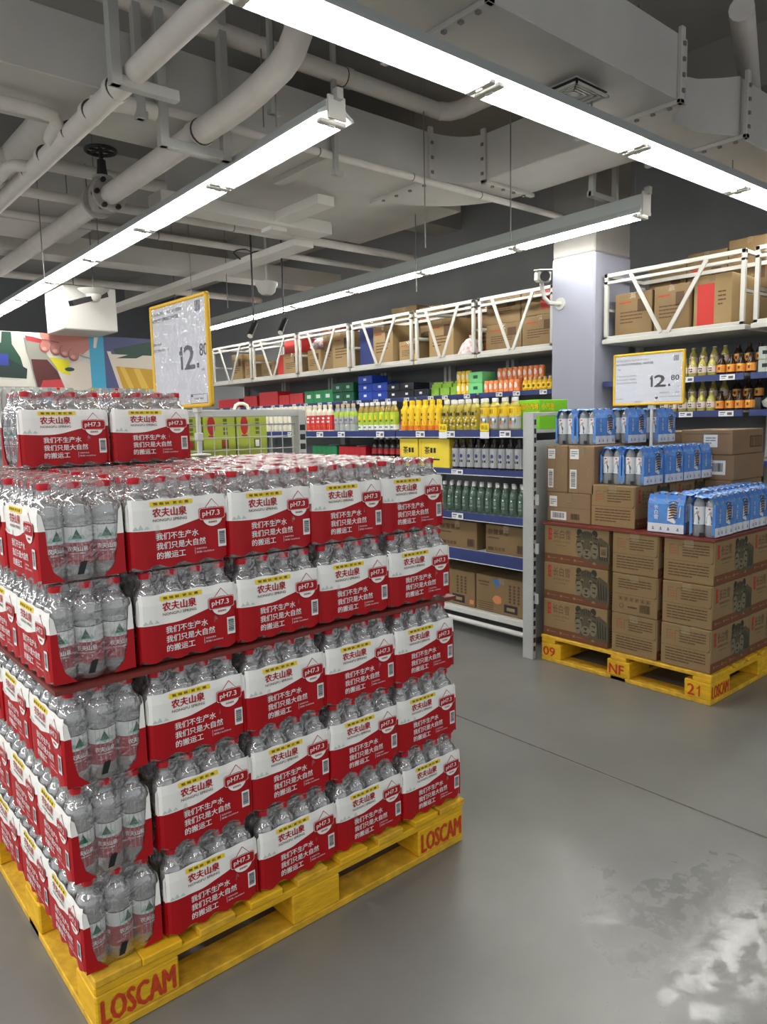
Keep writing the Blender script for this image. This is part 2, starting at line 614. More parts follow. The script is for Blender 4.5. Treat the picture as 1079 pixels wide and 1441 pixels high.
# ------------------------------------------------------------------ pipes
RING = mat('pipe_coupling_gap', S(70, 68, 66), 0.6)
HANG = mat('galvanised_hanger', S(178, 178, 173), 0.45)
ROD = mat('dark_threaded_rod', S(124, 121, 117), 0.5)


def coupling(parent, x, y, z, r, ax='y', w=0.05):
    m = MB()
    d = Vector((0, w / 2, 0)) if ax == 'y' else Vector((w / 2, 0, 0))
    p = Vector((x, y, z))
    m.rod(p - d, p + d, r * 1.10, PIPE, 18)
    m.rod(p - d * 1.25, p - d * 1.0, r * 1.05, RING, 18)
    m.build('coupling', parent, SM)


p1 = thing('sprinkler_pipe', 'white pipe with banded couplings, nearest of the two main runs under the ceiling', 'pipe', (0, 0, 0))
m = MB(); m.rod((1.47, 1.2, 2.98), (1.475, 7.5, 2.95), 0.052, PIPE, 20); m.build('pipe_run', p1, SM)
for y in (3.62, 3.95, 4.28, 4.72, 5.05):
    coupling(p1, 1.472, y, 2.975, 0.055)
m = MB(); m.tube([(0.2, 4.20, 3.02), (1.30, 4.20, 3.02), (1.37, 4.21, 3.015), (1.40, 4.25, 3.0), (1.41, 4.40, 2.985), (1.42, 4.45, 2.98), (1.47, 4.5, 2.975)], 0.034, PIPE); m.build('branch_pipe', p1, SM)
m = MB(); m.tube([(1.47, 4.95, 2.97), (1.40, 4.95, 2.97), (1.37, 4.97, 2.97), (1.35, 5.02, 2.97), (1.34, 6.6, 2.96)], 0.036, PIPE); m.build('branch_pipe', p1, SM)
m = MB(); m.tube([(1.47, 3.9, 3.0), (1.56, 3.9, 3.03), (1.64, 3.90, 3.04), (1.8, 3.90, 3.04)], 0.042, PIPE); m.build('tee', p1, SM)

p2 = thing('sprinkler_pipe', 'thick white pipe with a gate valve, rising in a bend towards the near lamp row', 'pipe', (0, 0, 0))
m = MB()
m.tube([(2.04, 8.2, 2.97), (2.04, 5.0, 2.98), (2.04, 4.0, 2.985), (2.04, 3.6, 2.985), (2.04, 3.42, 2.99), (2.04, 3.25, 3.005), (2.04, 3.06, 3.035), (2.04, 2.97, 3.07), (2.04, 2.91, 3.13), (2.04, 2.89, 3.25), (2.04, 2.89, 3.8)], 0.066, PIPE, 20)
m.build('pipe_run', p2, SM)
coupling(p2, 2.04, 3.90, 2.985, 0.068, w=0.08)
VALV = mat('cast_valve_paint', S(172, 168, 162), 0.6, var=0.1, scale=20)
VBLK = mat('black_cast_iron', S(34, 32, 31), 0.6)
m = MB()
m.rod((2.04, 5.22, 2.985), (2.04, 5.25, 2.985), 0.115, VALV, 20)
m.rod((2.04, 5.43, 2.985), (2.04, 5.46, 2.985), 0.115, VALV, 20)
m.lathe([(0.085, -0.085), (0.1, -0.04), (0.1, 0.04), (0.075, 0.10), (0.06, 0.12), (0.07, 0.125), (0.07, 0.14)], 16, VALV, (2.04, 5.34, 2.985))
for k in range(6):
    a = k * PI / 3
    m.rod((2.04 + .095 * math.cos(a), 5.19, 2.985 + .095 * math.sin(a)), (2.04 + .095 * math.cos(a), 5.28, 2.985 + .095 * math.sin(a)), 0.017, VBLK, 6)
vb = m.build('gate_valve', p2, SM)
m = MB(); m.lathe([(0.04, 0.14), (0.032, 0.20), (0.03, 0.25), (0.014, 0.26), (0.014, 0.33)], 10, VBLK, (2.04, 5.34, 2.985)); m.build('yoke', vb, SM)
m = MB()
ring = [(2.04 + .10 * math.cos(a), 5.34 + .10 * math.sin(a), 3.30) for a in [k * PI / 12 for k in range(25)]]
m.tube(ring, 0.013, VBLK, 8)
for k in range(3):
    a = k * PI / 3
    m.rod((2.04 - .1 * math.cos(a), 5.34 - .1 * math.sin(a), 3.30), (2.04 + .1 * math.cos(a), 5.34 + .1 * math.sin(a), 3.30), 0.008, VBLK, 6)
m.build('hand_wheel', vb, SM)


def xpipe(label, x0, x1, y, z, r, ends=(), coup=()):
    p = thing('water_pipe', label, 'pipe', (0, 0, 0))
    m = MB(); m.rod((x0, y, z), (x1, y, z), r, PIPE, 14); m.build('pipe_run', p, SM)
    for c in coup:
        coupling(p, c, y, z, r, 'x')
    return p


pp = xpipe('white pipe crossing above the long duct and ending in an elbow', -1.5, 3.95, 3.90, 3.56, 0.055, coup=(2.0, 3.1))
m = MB(); m.tube([(3.92, 3.90, 3.56), (3.99, 3.86, 3.56), (4.02, 3.78, 3.56), (4.05, 2.5, 3.58)], 0.06, PIPE); m.build('elbow', pp, SM)
pp = xpipe('thin white pipe running just under the long duct', 1.7, 5.4, 3.92, 3.073, 0.024, coup=(2.1, 2.9, 3.7, 4.4))
xpipe('white pipe crossing the ceiling behind the boxed cable trunking', 0.5, 5.5, 5.9, 3.10, 0.036, coup=(2.2, 3.4))
xpipe('thin white pipe crossing the ceiling above the dome camera', 1.2, 5.9, 6.55, 3.10, 0.03, coup=(3.0,))
xpipe('thin pipe near the far hall ceiling above the advertising banner', -1.0, 5.5, 8.95, 3.08, 0.04)
xpipe('dusty pipe partly hidden by the valve wheel', -1.5, 2.9, 6.2, 3.42, 0.05)
xpipe('grey pipe high under the slab behind the valve wheel', -1.5, 5.4, 4.75, 3.5, 0.06)

m = MB(); m.box(2.4, 3.92, 5.2, 5.42, 2.98, 3.08, DUCT_W, 0.004); t = m.build('cable_trunking')
tag(t, 'white boxed cable trunking ending in mid air above the middle lamp row', 'cable trunking')
m = MB(); m.box(-0.04, 0.04, -0.04, 0.04, -0.03, 0.05, DUCT_W); m.build('end_cap', t, loc=(3.93, 5.3, 3.03))
m = MB(); m.box(-2.0, 5.9, 7.65, 7.95, 3.06, 3.26, DUCT_W, 0.004); t = m.build('cable_trunking')
tag(t, 'wide pale trunking band crossing the hall behind the dome camera', 'cable trunking')
m = MB(); m.box(3.78, 3.98, 5.55, 11.0, 2.94, 3.0, DUCT_W, 0.004); t = m.build('cable_tray')
tag(t, 'white cable tray running lengthwise over the price sign', 'cable tray')
m = MB(); m.box(3.35, 3.5, 4.6, 5.3, 3.0, 3.07, DUCT_W); m.box(3.35, 3.5, 5.25, 5.4, 2.95, 3.06, DUCT_W); t = m.build('cable_tray')
tag(t, 'short stepped cable tray dropping under the long duct', 'cable tray')
m = MB(); m.box(-2.0, 2.4, 6.6, 7.2, 3.07, 3.3, DUCT_W, 0.004); t = m.build('air_duct')
tag(t, 'flat pale duct across the hall behind the valve', 'air duct')
m = MB(); m.box(2.57, 3.12, 8.0, 8.6, 2.41, 2.86, DUCT_W, 0.01); t = m.build('air_duct')
tag(t, 'white boxed duct drop hanging in front of the advertising banner', 'air duct')
m = MB()
m.tube([(1.72, 4.7, 3.44), (1.72, 6.5, 3.44)], 0.10, PIPE, 16)
t = m.build('air_duct', None, SM); tag(t, 'round dusty duct above the gate valve', 'air duct')
m = MB(); m.box(3.0, 5.2, 4.9, 6.4, 3.3, 3.7, DUCT, 0.006); t = m.build('air_duct')
tag(t, 'dim wide duct under the slab beyond the rounded elbow', 'air duct')
m = MB(); m.rod((4.6, 2.1, 3.72), (5.9, 2.6, 3.72), 0.07, PIPE, 14); t = m.build('water_pipe', None, SM)
tag(t, 'stub of pipe above the offset end of the near duct', 'pipe')


# hangers: a pair of drop rods and a channel under the pipe
def hanger(label, x0, x1, y, z, w=0.05, two=True, zt=4.25):
    h = thing('pipe_hanger', label, 'pipe hanger', (0, 0, 0))
    m = MB(); m.box(x0, x1, y - w / 2, y + w / 2, z - w, z, HANG, 0.003); m.build('channel', h)
    for x in ((x0 + .02, x1 - .03) if two else (x0 + .02,)):
        m = MB(); m.box(x - w / 2, x + w / 2, y - w / 2 - .012, y + w / 2 - .012, z - w, zt, HANG, 0.003); m.build('drop_bar', h)
    return h


hanger('steel channel hanger carrying the banded white pipe near the lamp', 1.36, 1.68, 3.40, 2.945, two=False)
hanger('steel channel hanger carrying the thick white pipe at its clamp', 1.80, 2.22, 3.885, 2.915)
hanger('bar hanger holding the thin pipe under the long duct', 2.96, 3.04, 3.90, 2.975, w=0.03, two=False)
hanger('bar hanger beside the bend of the thick pipe', 2.32, 2.40, 3.62, 3.10, w=0.03, two=False)
hanger('bar hanger behind the clamp of the thick pipe', 1.68, 1.74, 3.885, 3.02, w=0.045, two=False)
hanger('thin bracket hanger near the column top', 4.80, 5.15, 3.25, 3.02, w=0.04)
for i, (x, y, z, l) in enumerate(((2.16, 3.3, 2.87, 'above the near half of the middle lamp row'), (2.44, 3.86, 3.1, 'in front of the long duct face'), (3.56, 2.4, 2.9, 'beside the square diffuser'),
                                  (4.10, 3.4, 2.6, 'in front of the column head'), (3.75, 3.88, 2.6, 'in front of the duct elbow'), (5.0, 3.0, 2.88, 'over the near end of the shelf lamp row'),
                                  (2.30, 6.2, 2.87, 'above the far half of the middle lamp row'), (1.95, 6.5, 2.6, 'left of the valve pipe end'), (5.25, 2.42, 2.9, 'above the cardboard stock cage'),
                                  (1.6, 7.4, 2.6, 'below the flat pale duct'), (3.3, 6.6, 2.6, 'near the dome camera'), (4.9, 5.2, 2.6, 'over the far end of the cages'), (3.9, 7.0, 2.6, 'beyond the dome camera'))):
    m = MB(); m.rod((x, y, z), (x, y, 3.1 if y < 2.5 else 4.25), 0.0042, ROD, 6)
    o = m.build('hanging_rod'); tag(o, 'thin dark hanging rod ' + l, 'hanging rod')

# ------------------------------------------------------------------ lamp rows
TUBE = emit_mat('lit_tube', (1.0, 0.985, 0.94), TUBE_STRENGTH)
REFL = mat('white_reflector', S(228, 230, 228), 0.35)
LHOUS = mat('lamp_housing', S(176, 182, 180), 0.45)


def lamp_row(label, p, ax, length, seg=1.2, w=0.21, hh=0.075, skew=0.0):
    """twin-tube batten row; p is the near end, the row runs along ax ('x' or 'y')"""
    rz = 0 if ax == 'x' else PI / 2
    t = thing('lamp_row', label, 'ceiling lamp', p, rz + skew)
    m = MB()
    h = w / 2
    prof = [(-h, 0.0), (-h + .004, .002), (-.045, .028), (.045, .028), (h - .004, .002), (h, 0.0), (h, .012), (.055, .045), (.055, hh), (-.055, hh), (-.055, .045), (-h, .012)]
    n = len(prof)
    vs = [(0, a, b) for a, b in prof] + [(length, a, b) for a, b in prof]
    fs = [(k, (k + 1) % n, n + (k + 1) % n, n + k) for k in range(n)] + [(5, 6, 7, 8, 9, 10, 11, 0, 1, 2, 3, 4), tuple(n + k for k in range(n - 1, -1, -1))]
    m.add(vs, fs, LHOUS)
    m.build('housing', t)
    m = MB()
    m.add([(0.002, -h + .003, -.0005), (length - .002, -h + .003, -.0005), (length - .002, -.045, .0265), (0.002, -.045, .0265), (length - .002, .045, .0265), (0.002, .045, .0265), (length - .002, h - .003, -.0005), (0.002, h - .003, -.0005)],
          [(0, 1, 2, 3), (3, 2, 4, 5), (5, 4, 6, 7)], REFL)
    m.build('reflector', t)
    k = 0
    x = 0.06
    while x + seg - .1 <= length:
        for s in (-1, 1):
            m = MB(); m.rod((x, s * .05, -.006), (x + seg - .10, s * .05, -.006), 0.0135, TUBE, 8); m.build('tube', t, SM)
        for e in (x - .04, x + seg - .10):
            m = MB()
            m.box(e, e + .04, -.075, .075, -.022, -.002, WHITE_PAINT, 0.004)
            m.box(e + .012, e + .028, -.02, .02, -.03, .026, WHITE_PAINT, 0.003)
            m.build('lamp_holder', t)
        x += seg
    m = MB(); m.box(-.012, .0, -.05, .05, -.01, hh + .02, WHITE_PAINT); m.box(-.04, -.0, -.018, .018, hh, hh + .05, HANG); m.build('end_plate', t)
    return t


lamp_row('nearest twin-tube lamp row, running crosswise over the water pallet', (1.37, 2.295, 2.83), 'x', 5.5, w=0.215, skew=-0.008)
lamp_row('middle twin-tube lamp row, ending above the tall price sign', (2.27, 2.95, 2.83), 'y', 9.6, skew=-0.028)
lamp_row('farthest lamp row, hanging in front of the stock cages', (5.04, 2.94, 2.83), 'y', 8.4, w=0.15, hh=0.13, skew=-0.045)

# ------------------------------------------------------------------ shrink-wrapped twelve-packs of water
PET = clear_mat('clear_bottle_plastic', S(222, 224, 226), 0.25, 0.10, gloss=4.0)
FILM = clear_mat('shrink_film', S(240, 240, 240), 0.035, 0.09, bump=0.6, bscale=40, gloss=2.6)
FILM_TOP = clear_mat('shrink_film_top', S(244, 240, 240), 0.20, 0.14, bump=0.9, bscale=52, gloss=2.2)
PW, PD, PH = 0.252, 0.189, 0.2195      # pack width (4 bottles), depth (3 bottles), height
BX = [-.0945, -.0315, .0315, .0945]
BY = [-.063, 0, .063]
FAINT = mat('faint_mountain_print', S(196, 214, 208), 0.4)
WRAP_W = mat('wrap_white', S(246, 245, 241), 0.32, spec=0.6)
WRAP_R = mat('wrap_red', S(172, 8, 22), 0.38, spec=0.35)
LAB_W = mat('bottle_label_white', S(226, 230, 228), 0.35)
LAB_R = mat('bottle_label_red', S(164, 26, 44), 0.35)

# bottle, cap and bottle label meshes, shared by every pack
m = MB()
m.lathe([(.020, .004), (.026, .001), (.0298, .006), (.0305, .016), (.0288, .022), (.0305, .03), (.0305, .128), (.029, .134), (.0305, .14), (.0305, .150), (.0294, .161), (.0265, .170), (.0222, .1768), (.0172, .1815), (.0138, .187), (.0126, .194), (.0125, .199), (.0145, .2005), (.0145, .203)], 20, PET, cap=False)
ME_BOTTLE = m.mesh('water_bottle', math.radians(60))
m = MB()
m.lathe([(.0150, .2015), (.0156, .203), (.0156, .2145), (.0135, .2165)], 14, CAPRED)
ME_CAP = m.mesh('bottle_cap', SM)
m = MB()
m.lathe([(.0308, .036), (.0308, .0845)], 18, LAB_R, cap=False)
m.lathe([(.0308, .0845), (.0308, .1185)], 18, LAB_W, cap=False)
m.lathe([(.0309, .1185), (.0309, .1205)], 18, BLACK, cap=False)
for q in range(3):
    def cylfn(x, y, a0=q * 2 * PI / 3 - PI / 2):
        a = a0 + x / .0308
        return (.0313 * math.cos(a), .0313 * math.sin(a), y)
    for cx in (-.013, .0, .012):
        for i in range(6):
            a, b = -.008 + .016 * i / 6, -.008 + .016 * (i + 1) / 6
            m.flat([(cx + a, .0905), (cx + b, .0905), (cx + b, .0905 + .011 * (1 - abs(b) / .008)), (cx + a, .0905 + .011 * (1 - abs(a) / .008))], TEAL, fn=cylfn)
    cyl2 = lambda x, y, f=cylfn: tuple(c * 1.008 if i < 2 else c for i, c in enumerate(f(x, y)))
    for i in range(8):
        a, b = -.0105 + .021 * i / 8, -.0105 + .021 * (i + 1) / 8
        m.flat([(a, .0925), (b, .0925), (b, .0925 + .0215 * (1 - abs(b) / .0105)), (a, .0925 + .0215 * (1 - abs(a) / .0105))], GREEN, fn=cyl2)
        m.flat([(a * .8, .0920), (b * .8, .0920), (b * .8, .0920 - .005 * (1 - abs(b) / .0105)), (a * .8, .0920 - .005 * (1 - abs(a) / .0105))], TEAL, fn=cyl2)
    m.text('农夫山泉', None, .0115, WHITE, off=0.025, fit=.044, fn=cyl2, at=(-.022, .0655))
    m.text('NONGFU SPRING', None, .0035, WHITE, off=0.01, fit=.032, fn=cyl2, at=(-.016, .059))
    m.rect(-.012, .012, .0535, .0545, WHITE, fn=cyl2)
ME_LABEL = m.mesh('bottle_label', SM)


def scal(x, n0, pitch=.063):
    return math.cos(PI * (x - n0) / pitch) ** 2


def front_y(x, z):
    edge = max(0.0, abs(x) - (PW / 2 - .012)) / .012
    lean = max(0.0, z - .145) ** 1.35 * .55
    a = .0032 if z < .03 else .0018
    return -(PD / 2 + .0012) + a * scal(x, 0.0) + lean + .006 * edge * edge


def print_y(x, z):
    edge = max(0.0, abs(x) - (PW / 2 - .012)) / .012
    return -(PD / 2 + .0012) + max(0.0, z - .145) ** 1.35 * .55 + .006 * edge * edge


def wave(x):
    t = (x + PW / 2) / PW
    return .0965 - .004 * math.sin(t * PI * 1.4) + .017 / (1 + math.exp(-(t - .55) * 13))


def wrap_mesh():
    m = MB()
    nx = 32
    for flip in (0, 1):
        sgn = -1 if flip else 1
        P = lambda x, z, d=0.0: (sgn * x, sgn * (front_y(x, z) - d), z)
        xs = [-PW / 2 + .002 + (PW - .004) * k / nx for k in range(nx + 1)]
        for i in range(nx):
            a, b = xs[i], xs[i + 1]
            za, zb = wave(a), wave(b)
            lo = lambda x: .004 + .009 * (scal(x, 0.0))
            top = lambda x: .166 + .0012 * math.sin(x * 90)
            for t in range(3):
                A0, A1 = lo(a) + (za - lo(a)) * t / 3, lo(a) + (za - lo(a)) * (t + 1) / 3
                B0, B1 = lo(b) + (zb - lo(b)) * t / 3, lo(b) + (zb - lo(b)) * (t + 1) / 3
                m.add([P(a, A0), P(b, B0), P(b, B1), P(a, A1)], [(0, 1, 2, 3)], WRAP_R)
                A0, A1 = za + (top(a) - za) * t / 3, za + (top(a) - za) * (t + 1) / 3
                B0, B1 = zb + (top(b) - zb) * t / 3, zb + (top(b) - zb) * (t + 1) / 3
                m.add([P(a, A0), P(b, B0), P(b, B1), P(a, A1)], [(0, 1, 2, 3)], WRAP_W)
        # printed wedges that run round the corners on to the short ends
        for e in (-1, 1):
            xe = e * (PW / 2 + .0012)
            yy = lambda t: sgn * (-(PD / 2 - .004) + t)
            m.add([(sgn * xe, yy(0), .006), (sgn * xe, yy(.050), .004), (sgn * xe, yy(.026), .028), (sgn * xe, yy(.017), .065), (sgn * xe, yy(.015), wave(e * .126)), (sgn * xe, yy(0), wave(e * .126))], [(0, 1, 2, 3, 4, 5)], WRAP_R)
            m.add([(sgn * xe, yy(0), wave(e * .126)), (sgn * xe, yy(.015), wave(e * .126)), (sgn * xe, yy(.009), .150), (sgn * xe, yy(.002), .158)], [(0, 1, 2, 3)], WRAP_W)
            m.add([(sgn * xe, yy(0), .006), (sgn * xe, yy(0), wave(e * .126)), P(e * (PW / 2 - .002), wave(e * .126)), P(e * (PW / 2 - .002), .008)], [(0, 1, 2, 3)], WRAP_R)
            m.add([(sgn * xe, yy(0), wave(e * .126)), (sgn * xe, yy(.002), .158), P(e * (PW / 2 - .002), .160), P(e * (PW / 2 - .002), wave(e * .126))], [(0, 1, 2, 3)], WRAP_W)
        P2 = lambda x, z, d=0.0: (sgn * x, sgn * (print_y(x, z) - d), z)
        F1 = lambda x, y: P2(x, y, .0006)
        F2 = lambda x, y: P2(x, y, .0010)
        F3 = lambda x, y: P2(x, y, .0014)
        F4 = lambda x, y: P2(x, y, .0018)
        x0 = -PW / 2
        # yellow strip
        for k in range(8):
            a = x0 + PW * (.205 + .42 * k / 8)
            m.rect(a, a + PW * .42 / 8, .1495, .1605, YELLOW, fn=F1)
        m.text('整箱装', None, .0062, INK, off=.01, fit=.040, fn=F2, at=(x0 + PW * .235, .1520), sp=1.5)
        m.text('更实惠', None, .0062, INK, off=.01, fit=.040, fn=F2, at=(x0 + PW * .425, .1520), sp=1.5)
        m.rect(x0 + PW * .409, x0 + PW * .411, .1515, .1585, INK, fn=F2)
        # brand
        m.text('农夫山泉', None, .0205, WRAP_R, off=.03, fit=.084, fn=F1, at=(x0 + PW * .225, .1245))
        m.text('NONGFU SPRING', None, .0066, CARD_D, off=.005, fit=.084, fn=F1, at=(x0 + PW * .225, .1135))
        # pale mountains
        for cx, h in ((-.112, .012), (-.10, .017), (-.085, .011)):
            m.flat([(cx - .007, .0985), (cx + .007, .0985), (cx, .0985 + h * .7)], FAINT, fn=F1)
        # pH badge
        cx = x0 + PW * .825
        m.flat([(cx - .024, .1295), (cx + .024, .1295), (cx + .001, .1560), (cx - .001, .1560)], WRAP_R, fn=F1)
        m.flat([(cx - .0222, .1301), (cx + .0222, .1301), (cx, .1545)], WRAP_W, fn=F2)
        m.text('天然矿物质', None, .0034, WRAP_R, fit=.020, fn=F3, at=(cx, .1340), align='c')
        sh = [(cx + .0265 * math.cos(a), .1120 + .0265 * .86 * math.sin(a)) for a in [PI + PI * k / 14 for k in range(15)]]
        m.flat([(cx - .0285, .1175)] + [((p - cx) * 1.06 + cx, (q - .112) * 1.04 + .112) for p, q in sh] + [(cx + .0285, .1175)], WRAP_R, fn=F1)
        m.flat([(cx - .0265, .1175)] + sh + [(cx + .0265, .1175)], WRAP_W, fn=F2)

        def rr(w, h, r, n=4):
            o = []
            for qx, qy, a0 in ((1, 1, 0), (-1, 1, PI / 2), (-1, -1, PI), (1, -1, 1.5 * PI)):
                o += [(qx * (w / 2 - r) + r * math.cos(a0 + k * PI / 2 / n), qy * (h / 2 - r) + r * math.sin(a0 + k * PI / 2 / n)) for k in range(n + 1)]
            return o
        for w, h, mt, fn in ((.0700, .0300, WRAP_R, F2), (.0680, .0280, WRAP_W, F3), (.0662, .0262, WRAP_R, F4)):
            m.flat([(cx - .001 + p, .1205 + q) for p, q in rr(w, h, .006)], mt, fn=fn)
        m.text('pH7.3', None, .0165, WHITE, off=.015, fit=.046, fn=lambda x, y: P2(x, y, .0022), at=(cx - .004, .1115), align='c')
        m.text('弱弱碱性', None, .0050, WRAP_R, off=.01, fit=.023, fn=F3, at=(cx, .0970), align='c')
        # slogan
        for k, s in enumerate(('我们不生产水', '我们只是大自然', '的搬运工')):
            m.text(s, None, .0165, WHITE, off=.016, fit=.0165 * 1.08 * len(s), fn=F1, at=(x0 + PW * .245, .0700 - k * .0222))
        m.rect(x0 + PW * .625, x0 + PW * .628, .026, .042, WHITE, fn=F1)
        m.text('饮用天然水', None, .0045, WHITE, fit=.028, fn=F1, at=(x0 + PW * .64, .0360))
        m.text('规格:12x550ml', None, .0048, WHITE, fit=.046, fn=F1, at=(x0 + PW * .64, .0275))
        # bar code
        bx = x0 + PW * .875
        m.rect(bx, bx + .0215, .0365, .0790, WHITE, fn=F1)
        rnd = random.Random(3)
        z = .043
        while z < .074:
            h = rnd.choice((.0007, .0012, .0018))
            m.rect(bx + .003, bx + .0185, z, z + h, INK, fn=F2)
            z += h + rnd.choice((.0008, .0012))
    return m.mesh('printed_wrap', math.radians(50))


ME_WRAP = wrap_mesh()


def film_mesh(seed):
    rnd = random.Random(seed)
    m = MB()
    # outline of the bottle bundle, walked bottle by bottle
    per = []
    N = 8
    for k in range(4 * N):
        per.append((-PW / 2 + PW * k / (4 * N), -PD / 2, 0, -1))
    for k in range(3 * N):
        per.append((PW / 2, -PD / 2 + PD * k / (3 * N), 1, 0))
    for k in range(4 * N):
        per.append((PW / 2 - PW * k / (4 * N), PD / 2, 0, 1))
    for k in range(3 * N):
        per.append((-PW / 2, PD / 2 - PD * k / (3 * N), -1, 0))
    rows = [(.001, .010, .001), (.006, .001, .004), (.03, 0, .0025), (.08, -.0004, .0012), (.125, 0, .0015), (.15, .001, .003), (.165, .0030, .006), (.176, .0075, .008), (.184, .0125, .007), (.194, .0152, .004), (.212, .0165, .002), (.2185, .0185, .001)]
    vs, fs = [], []
    n = len(per)
    for z, ins, sc in rows:
        for x, y, nx, ny in per:
            s = scal(x, 0.0) if ny else scal(y, .0315)
            cx, cy = abs(x) > PW / 2 - .02, abs(y) > PD / 2 - .02
            d = ins + sc * s + rnd.uniform(-.0007, .0009)
            # pull the corners round
            kx = max(0, abs(x) - (PW / 2 - .02)) / .02
            ky = max(0, abs(y) - (PD / 2 - .02)) / .02
            c = .007 * (kx * ky) if nx == 0 or ny == 0 else 0
            px = x * (PW / 2 - ins) / (PW / 2) if ny else x - nx * d
            py = y * (PD / 2 - ins) / (PD / 2) if nx else y - ny * d
            px -= math.copysign(c, x) * (1 if kx > .9 or ky > .9 else .6) * (kx ** 2) * (ky ** 2)
            py -= math.copysign(c, y) * (kx ** 2) * (ky ** 2)
            vs.append((px, py, z + (rnd.uniform(-.001, .001) if z > .21 else 0)))
    for i in range(len(rows) - 1):
        for k in range(n):
            l = (k + 1) % n
            fs.append((i * n + k, i * n + l, (i + 1) * n + l, (i + 1) * n + k))
    m.add(vs, fs, FILM)
    # top sheet, stretched from cap to cap
    gx, gy = 28, 21
    vs, fs = [], []
    for j in range(gy + 1):
        for i in range(gx + 1):
            x = -(PW / 2 - .0185) + (PW - .037) * i / gx
            y = -(PD / 2 - .0185) + (PD - .037) * j / gy
            d = min(math.hypot(x - a, y - b) for a in BX for b in BY)
            z = .2185 - .013 * max(0, min(1, (d - .013) / .028)) ** 1.3 + rnd.uniform(-.0022, .0012) * (1 if d > .014 else .2)
            vs.append((x, y, z))
    for j in range(gy):
        for i in range(gx):
            a = j * (gx + 1) + i
            fs.append((a, a + 1, a + gx + 2, a + gx + 1))
    m.add(vs, fs, FILM_TOP)
    return m.mesh('shrink_film', math.radians(75))


ME_FILM = [film_mesh(s) for s in (1, 2, 3)]
m = MB()
m.box(PW / 2 + .002, PW / 2 + .0028, -.012, .002, .016, .044, BLACK)
m.v = [(x, y + (z - .03) * .35, z) for x, y, z in m.v]
ME_STRAP = m.mesh('black_tape')
SHORT_BIT = mat('date_print', S(60, 60, 62), 0.6)
m = MB()
m.text('Q 20230918 546037 708', face_M((PW / 2 - .007, -.058, .187), (0, 1, 0), (-.36, 0, 1)), .0055, SHORT_BIT, fit=.115)
ME_DATE = m.mesh('date_stamp')


def water_pack(loc, rz, label, group, full=True, seed=0, tilt=None, labels=True):
    t = thing('water_pack', label, 'water pack', loc, rz, group)
    if tilt:
        t.rotation_euler = (tilt[0], tilt[1], rz)
    obj('shrink_film', ME_FILM[seed % 3], t)
    obj('printed_wrap', ME_WRAP, t)
    obj('black_tape', ME_STRAP, t)
    obj('date_stamp', ME_DATE, t)
    rnd = random.Random(seed)
    for x in BX:
        for y in BY:
            if not full and abs(x) < .05 and abs(y) < .02:
                continue
            b = obj('bottle', ME_BOTTLE, t, (x, y, .001), rnd.uniform(-.5, .5) + (0 if abs(x) < .08 else math.copysign(PI / 2, x)))
            obj('bottle_cap', ME_CAP, b)
            if labels and (abs(x) > .08 or abs(y) > .05):
                obj('bottle_label', ME_LABEL, b)
    return t


# ------------------------------------------------------------------ pallets
PALY = mat('yellow_pallet_paint', S(226, 176, 22), 0.65, var=0.16, scale=14, bump=0.25, bscale=45, stretch=(1, 1, 4))
PALY2 = mat('scuffed_yellow_paint', S(214, 168, 40), 0.7, var=0.22, scale=26, bump=0.3, bscale=50)
STEN = mat('red_stencil', S(196, 62, 22), 0.7, var=0.25, scale=60)


def pallet(name_label, loc, stencils):
    """1.2 x 1.0 m block pallet; origin at the corner nearest the camera"""
    t = thing('pallet', name_label, 'pallet', loc)
    L, D = 1.2, 1.0
    bw = [.105, .09, .09, .1, .09, .1, .09, .1, .09]
    xs = [0.0, .11, .255, .40, .545, .69, .835, .98, 1.09]
    for k, x in enumerate(xs):
        w = .11 if k in (0, 8) else .1
        m = MB(); m.box(x, min(L, x + w), -.004 if k % 3 else 0.0, D, .13, .15, PALY if k % 2 else PALY2, .003); m.build('deck_board', t)
    for y in (0, .45, .9):
        m = MB(); m.box(0, L, y + .004, y + .096, .108, .13, PALY, .003); m.build('stringer_board', t)
        m = MB(); m.box(0, L, y + .004, y + .096, 0, .022, PALY2, .003); m.build('bottom_board', t)
    for x in (0, 1.1):
        m = MB(); m.box(x, x + .1, .096, .904, 0, .022, PALY2, .003); m.build('bottom_board', t)
    for i, (x0, x1) in enumerate(((0, .2), (.53, .69), (1.0, 1.2))):
        for j, y0 in enumerate((0, .43, .86)):
            m = MB(); m.box(x0, x1, y0 + .004, y0 + .136, .022, .108, PALY, .004)
            for (bi, bj, face, s, h, fit) in stencils:
                if (bi, bj) == (i, j):
                    if face == 'y':
                        m.text(s, face_M((x0 + .012, y0 + .0025, .032), (1, 0, 0)), h, STEN, off=.036, fit=fit)
                    elif s == '21':
                        m.text('2', face_M((x0 - .0015, y0 + .118, .034), (0, -1, 0)), h, STEN, off=.03, fit=.034)
                        m.one(face_M((x0 - .0016, y0 + .072, .034), (0, -1, 0)), 0, 0, h, STEN, .008)
                    else:
                        m.text(s, face_M((x0 - .0015, y0 + .122, .034), (0, -1, 0)), h, STEN, off=.03, fit=fit)
            m.build('block', t)
    return t


pallet('yellow wooden pallet carrying the red water packs', (0.47, 1.585, 0), [(0, 0, 'y', 'LOSCAM', .06, .176), (2, 0, 'y', 'LOSCAM', .06, .176)])
pallet('yellow wooden pallet carrying the brown tiger cartons', (3.362, 1.565, 0),
       [(0, 0, 'x', '21', .055, .075), (0, 1, 'x', 'NF', .052, .085), (0, 2, 'x', '09', .052, .08), (0, 0, 'y', 'LOSCAM', .06, .17), (2, 0, 'y', 'LOSCAM', .06, .17)])

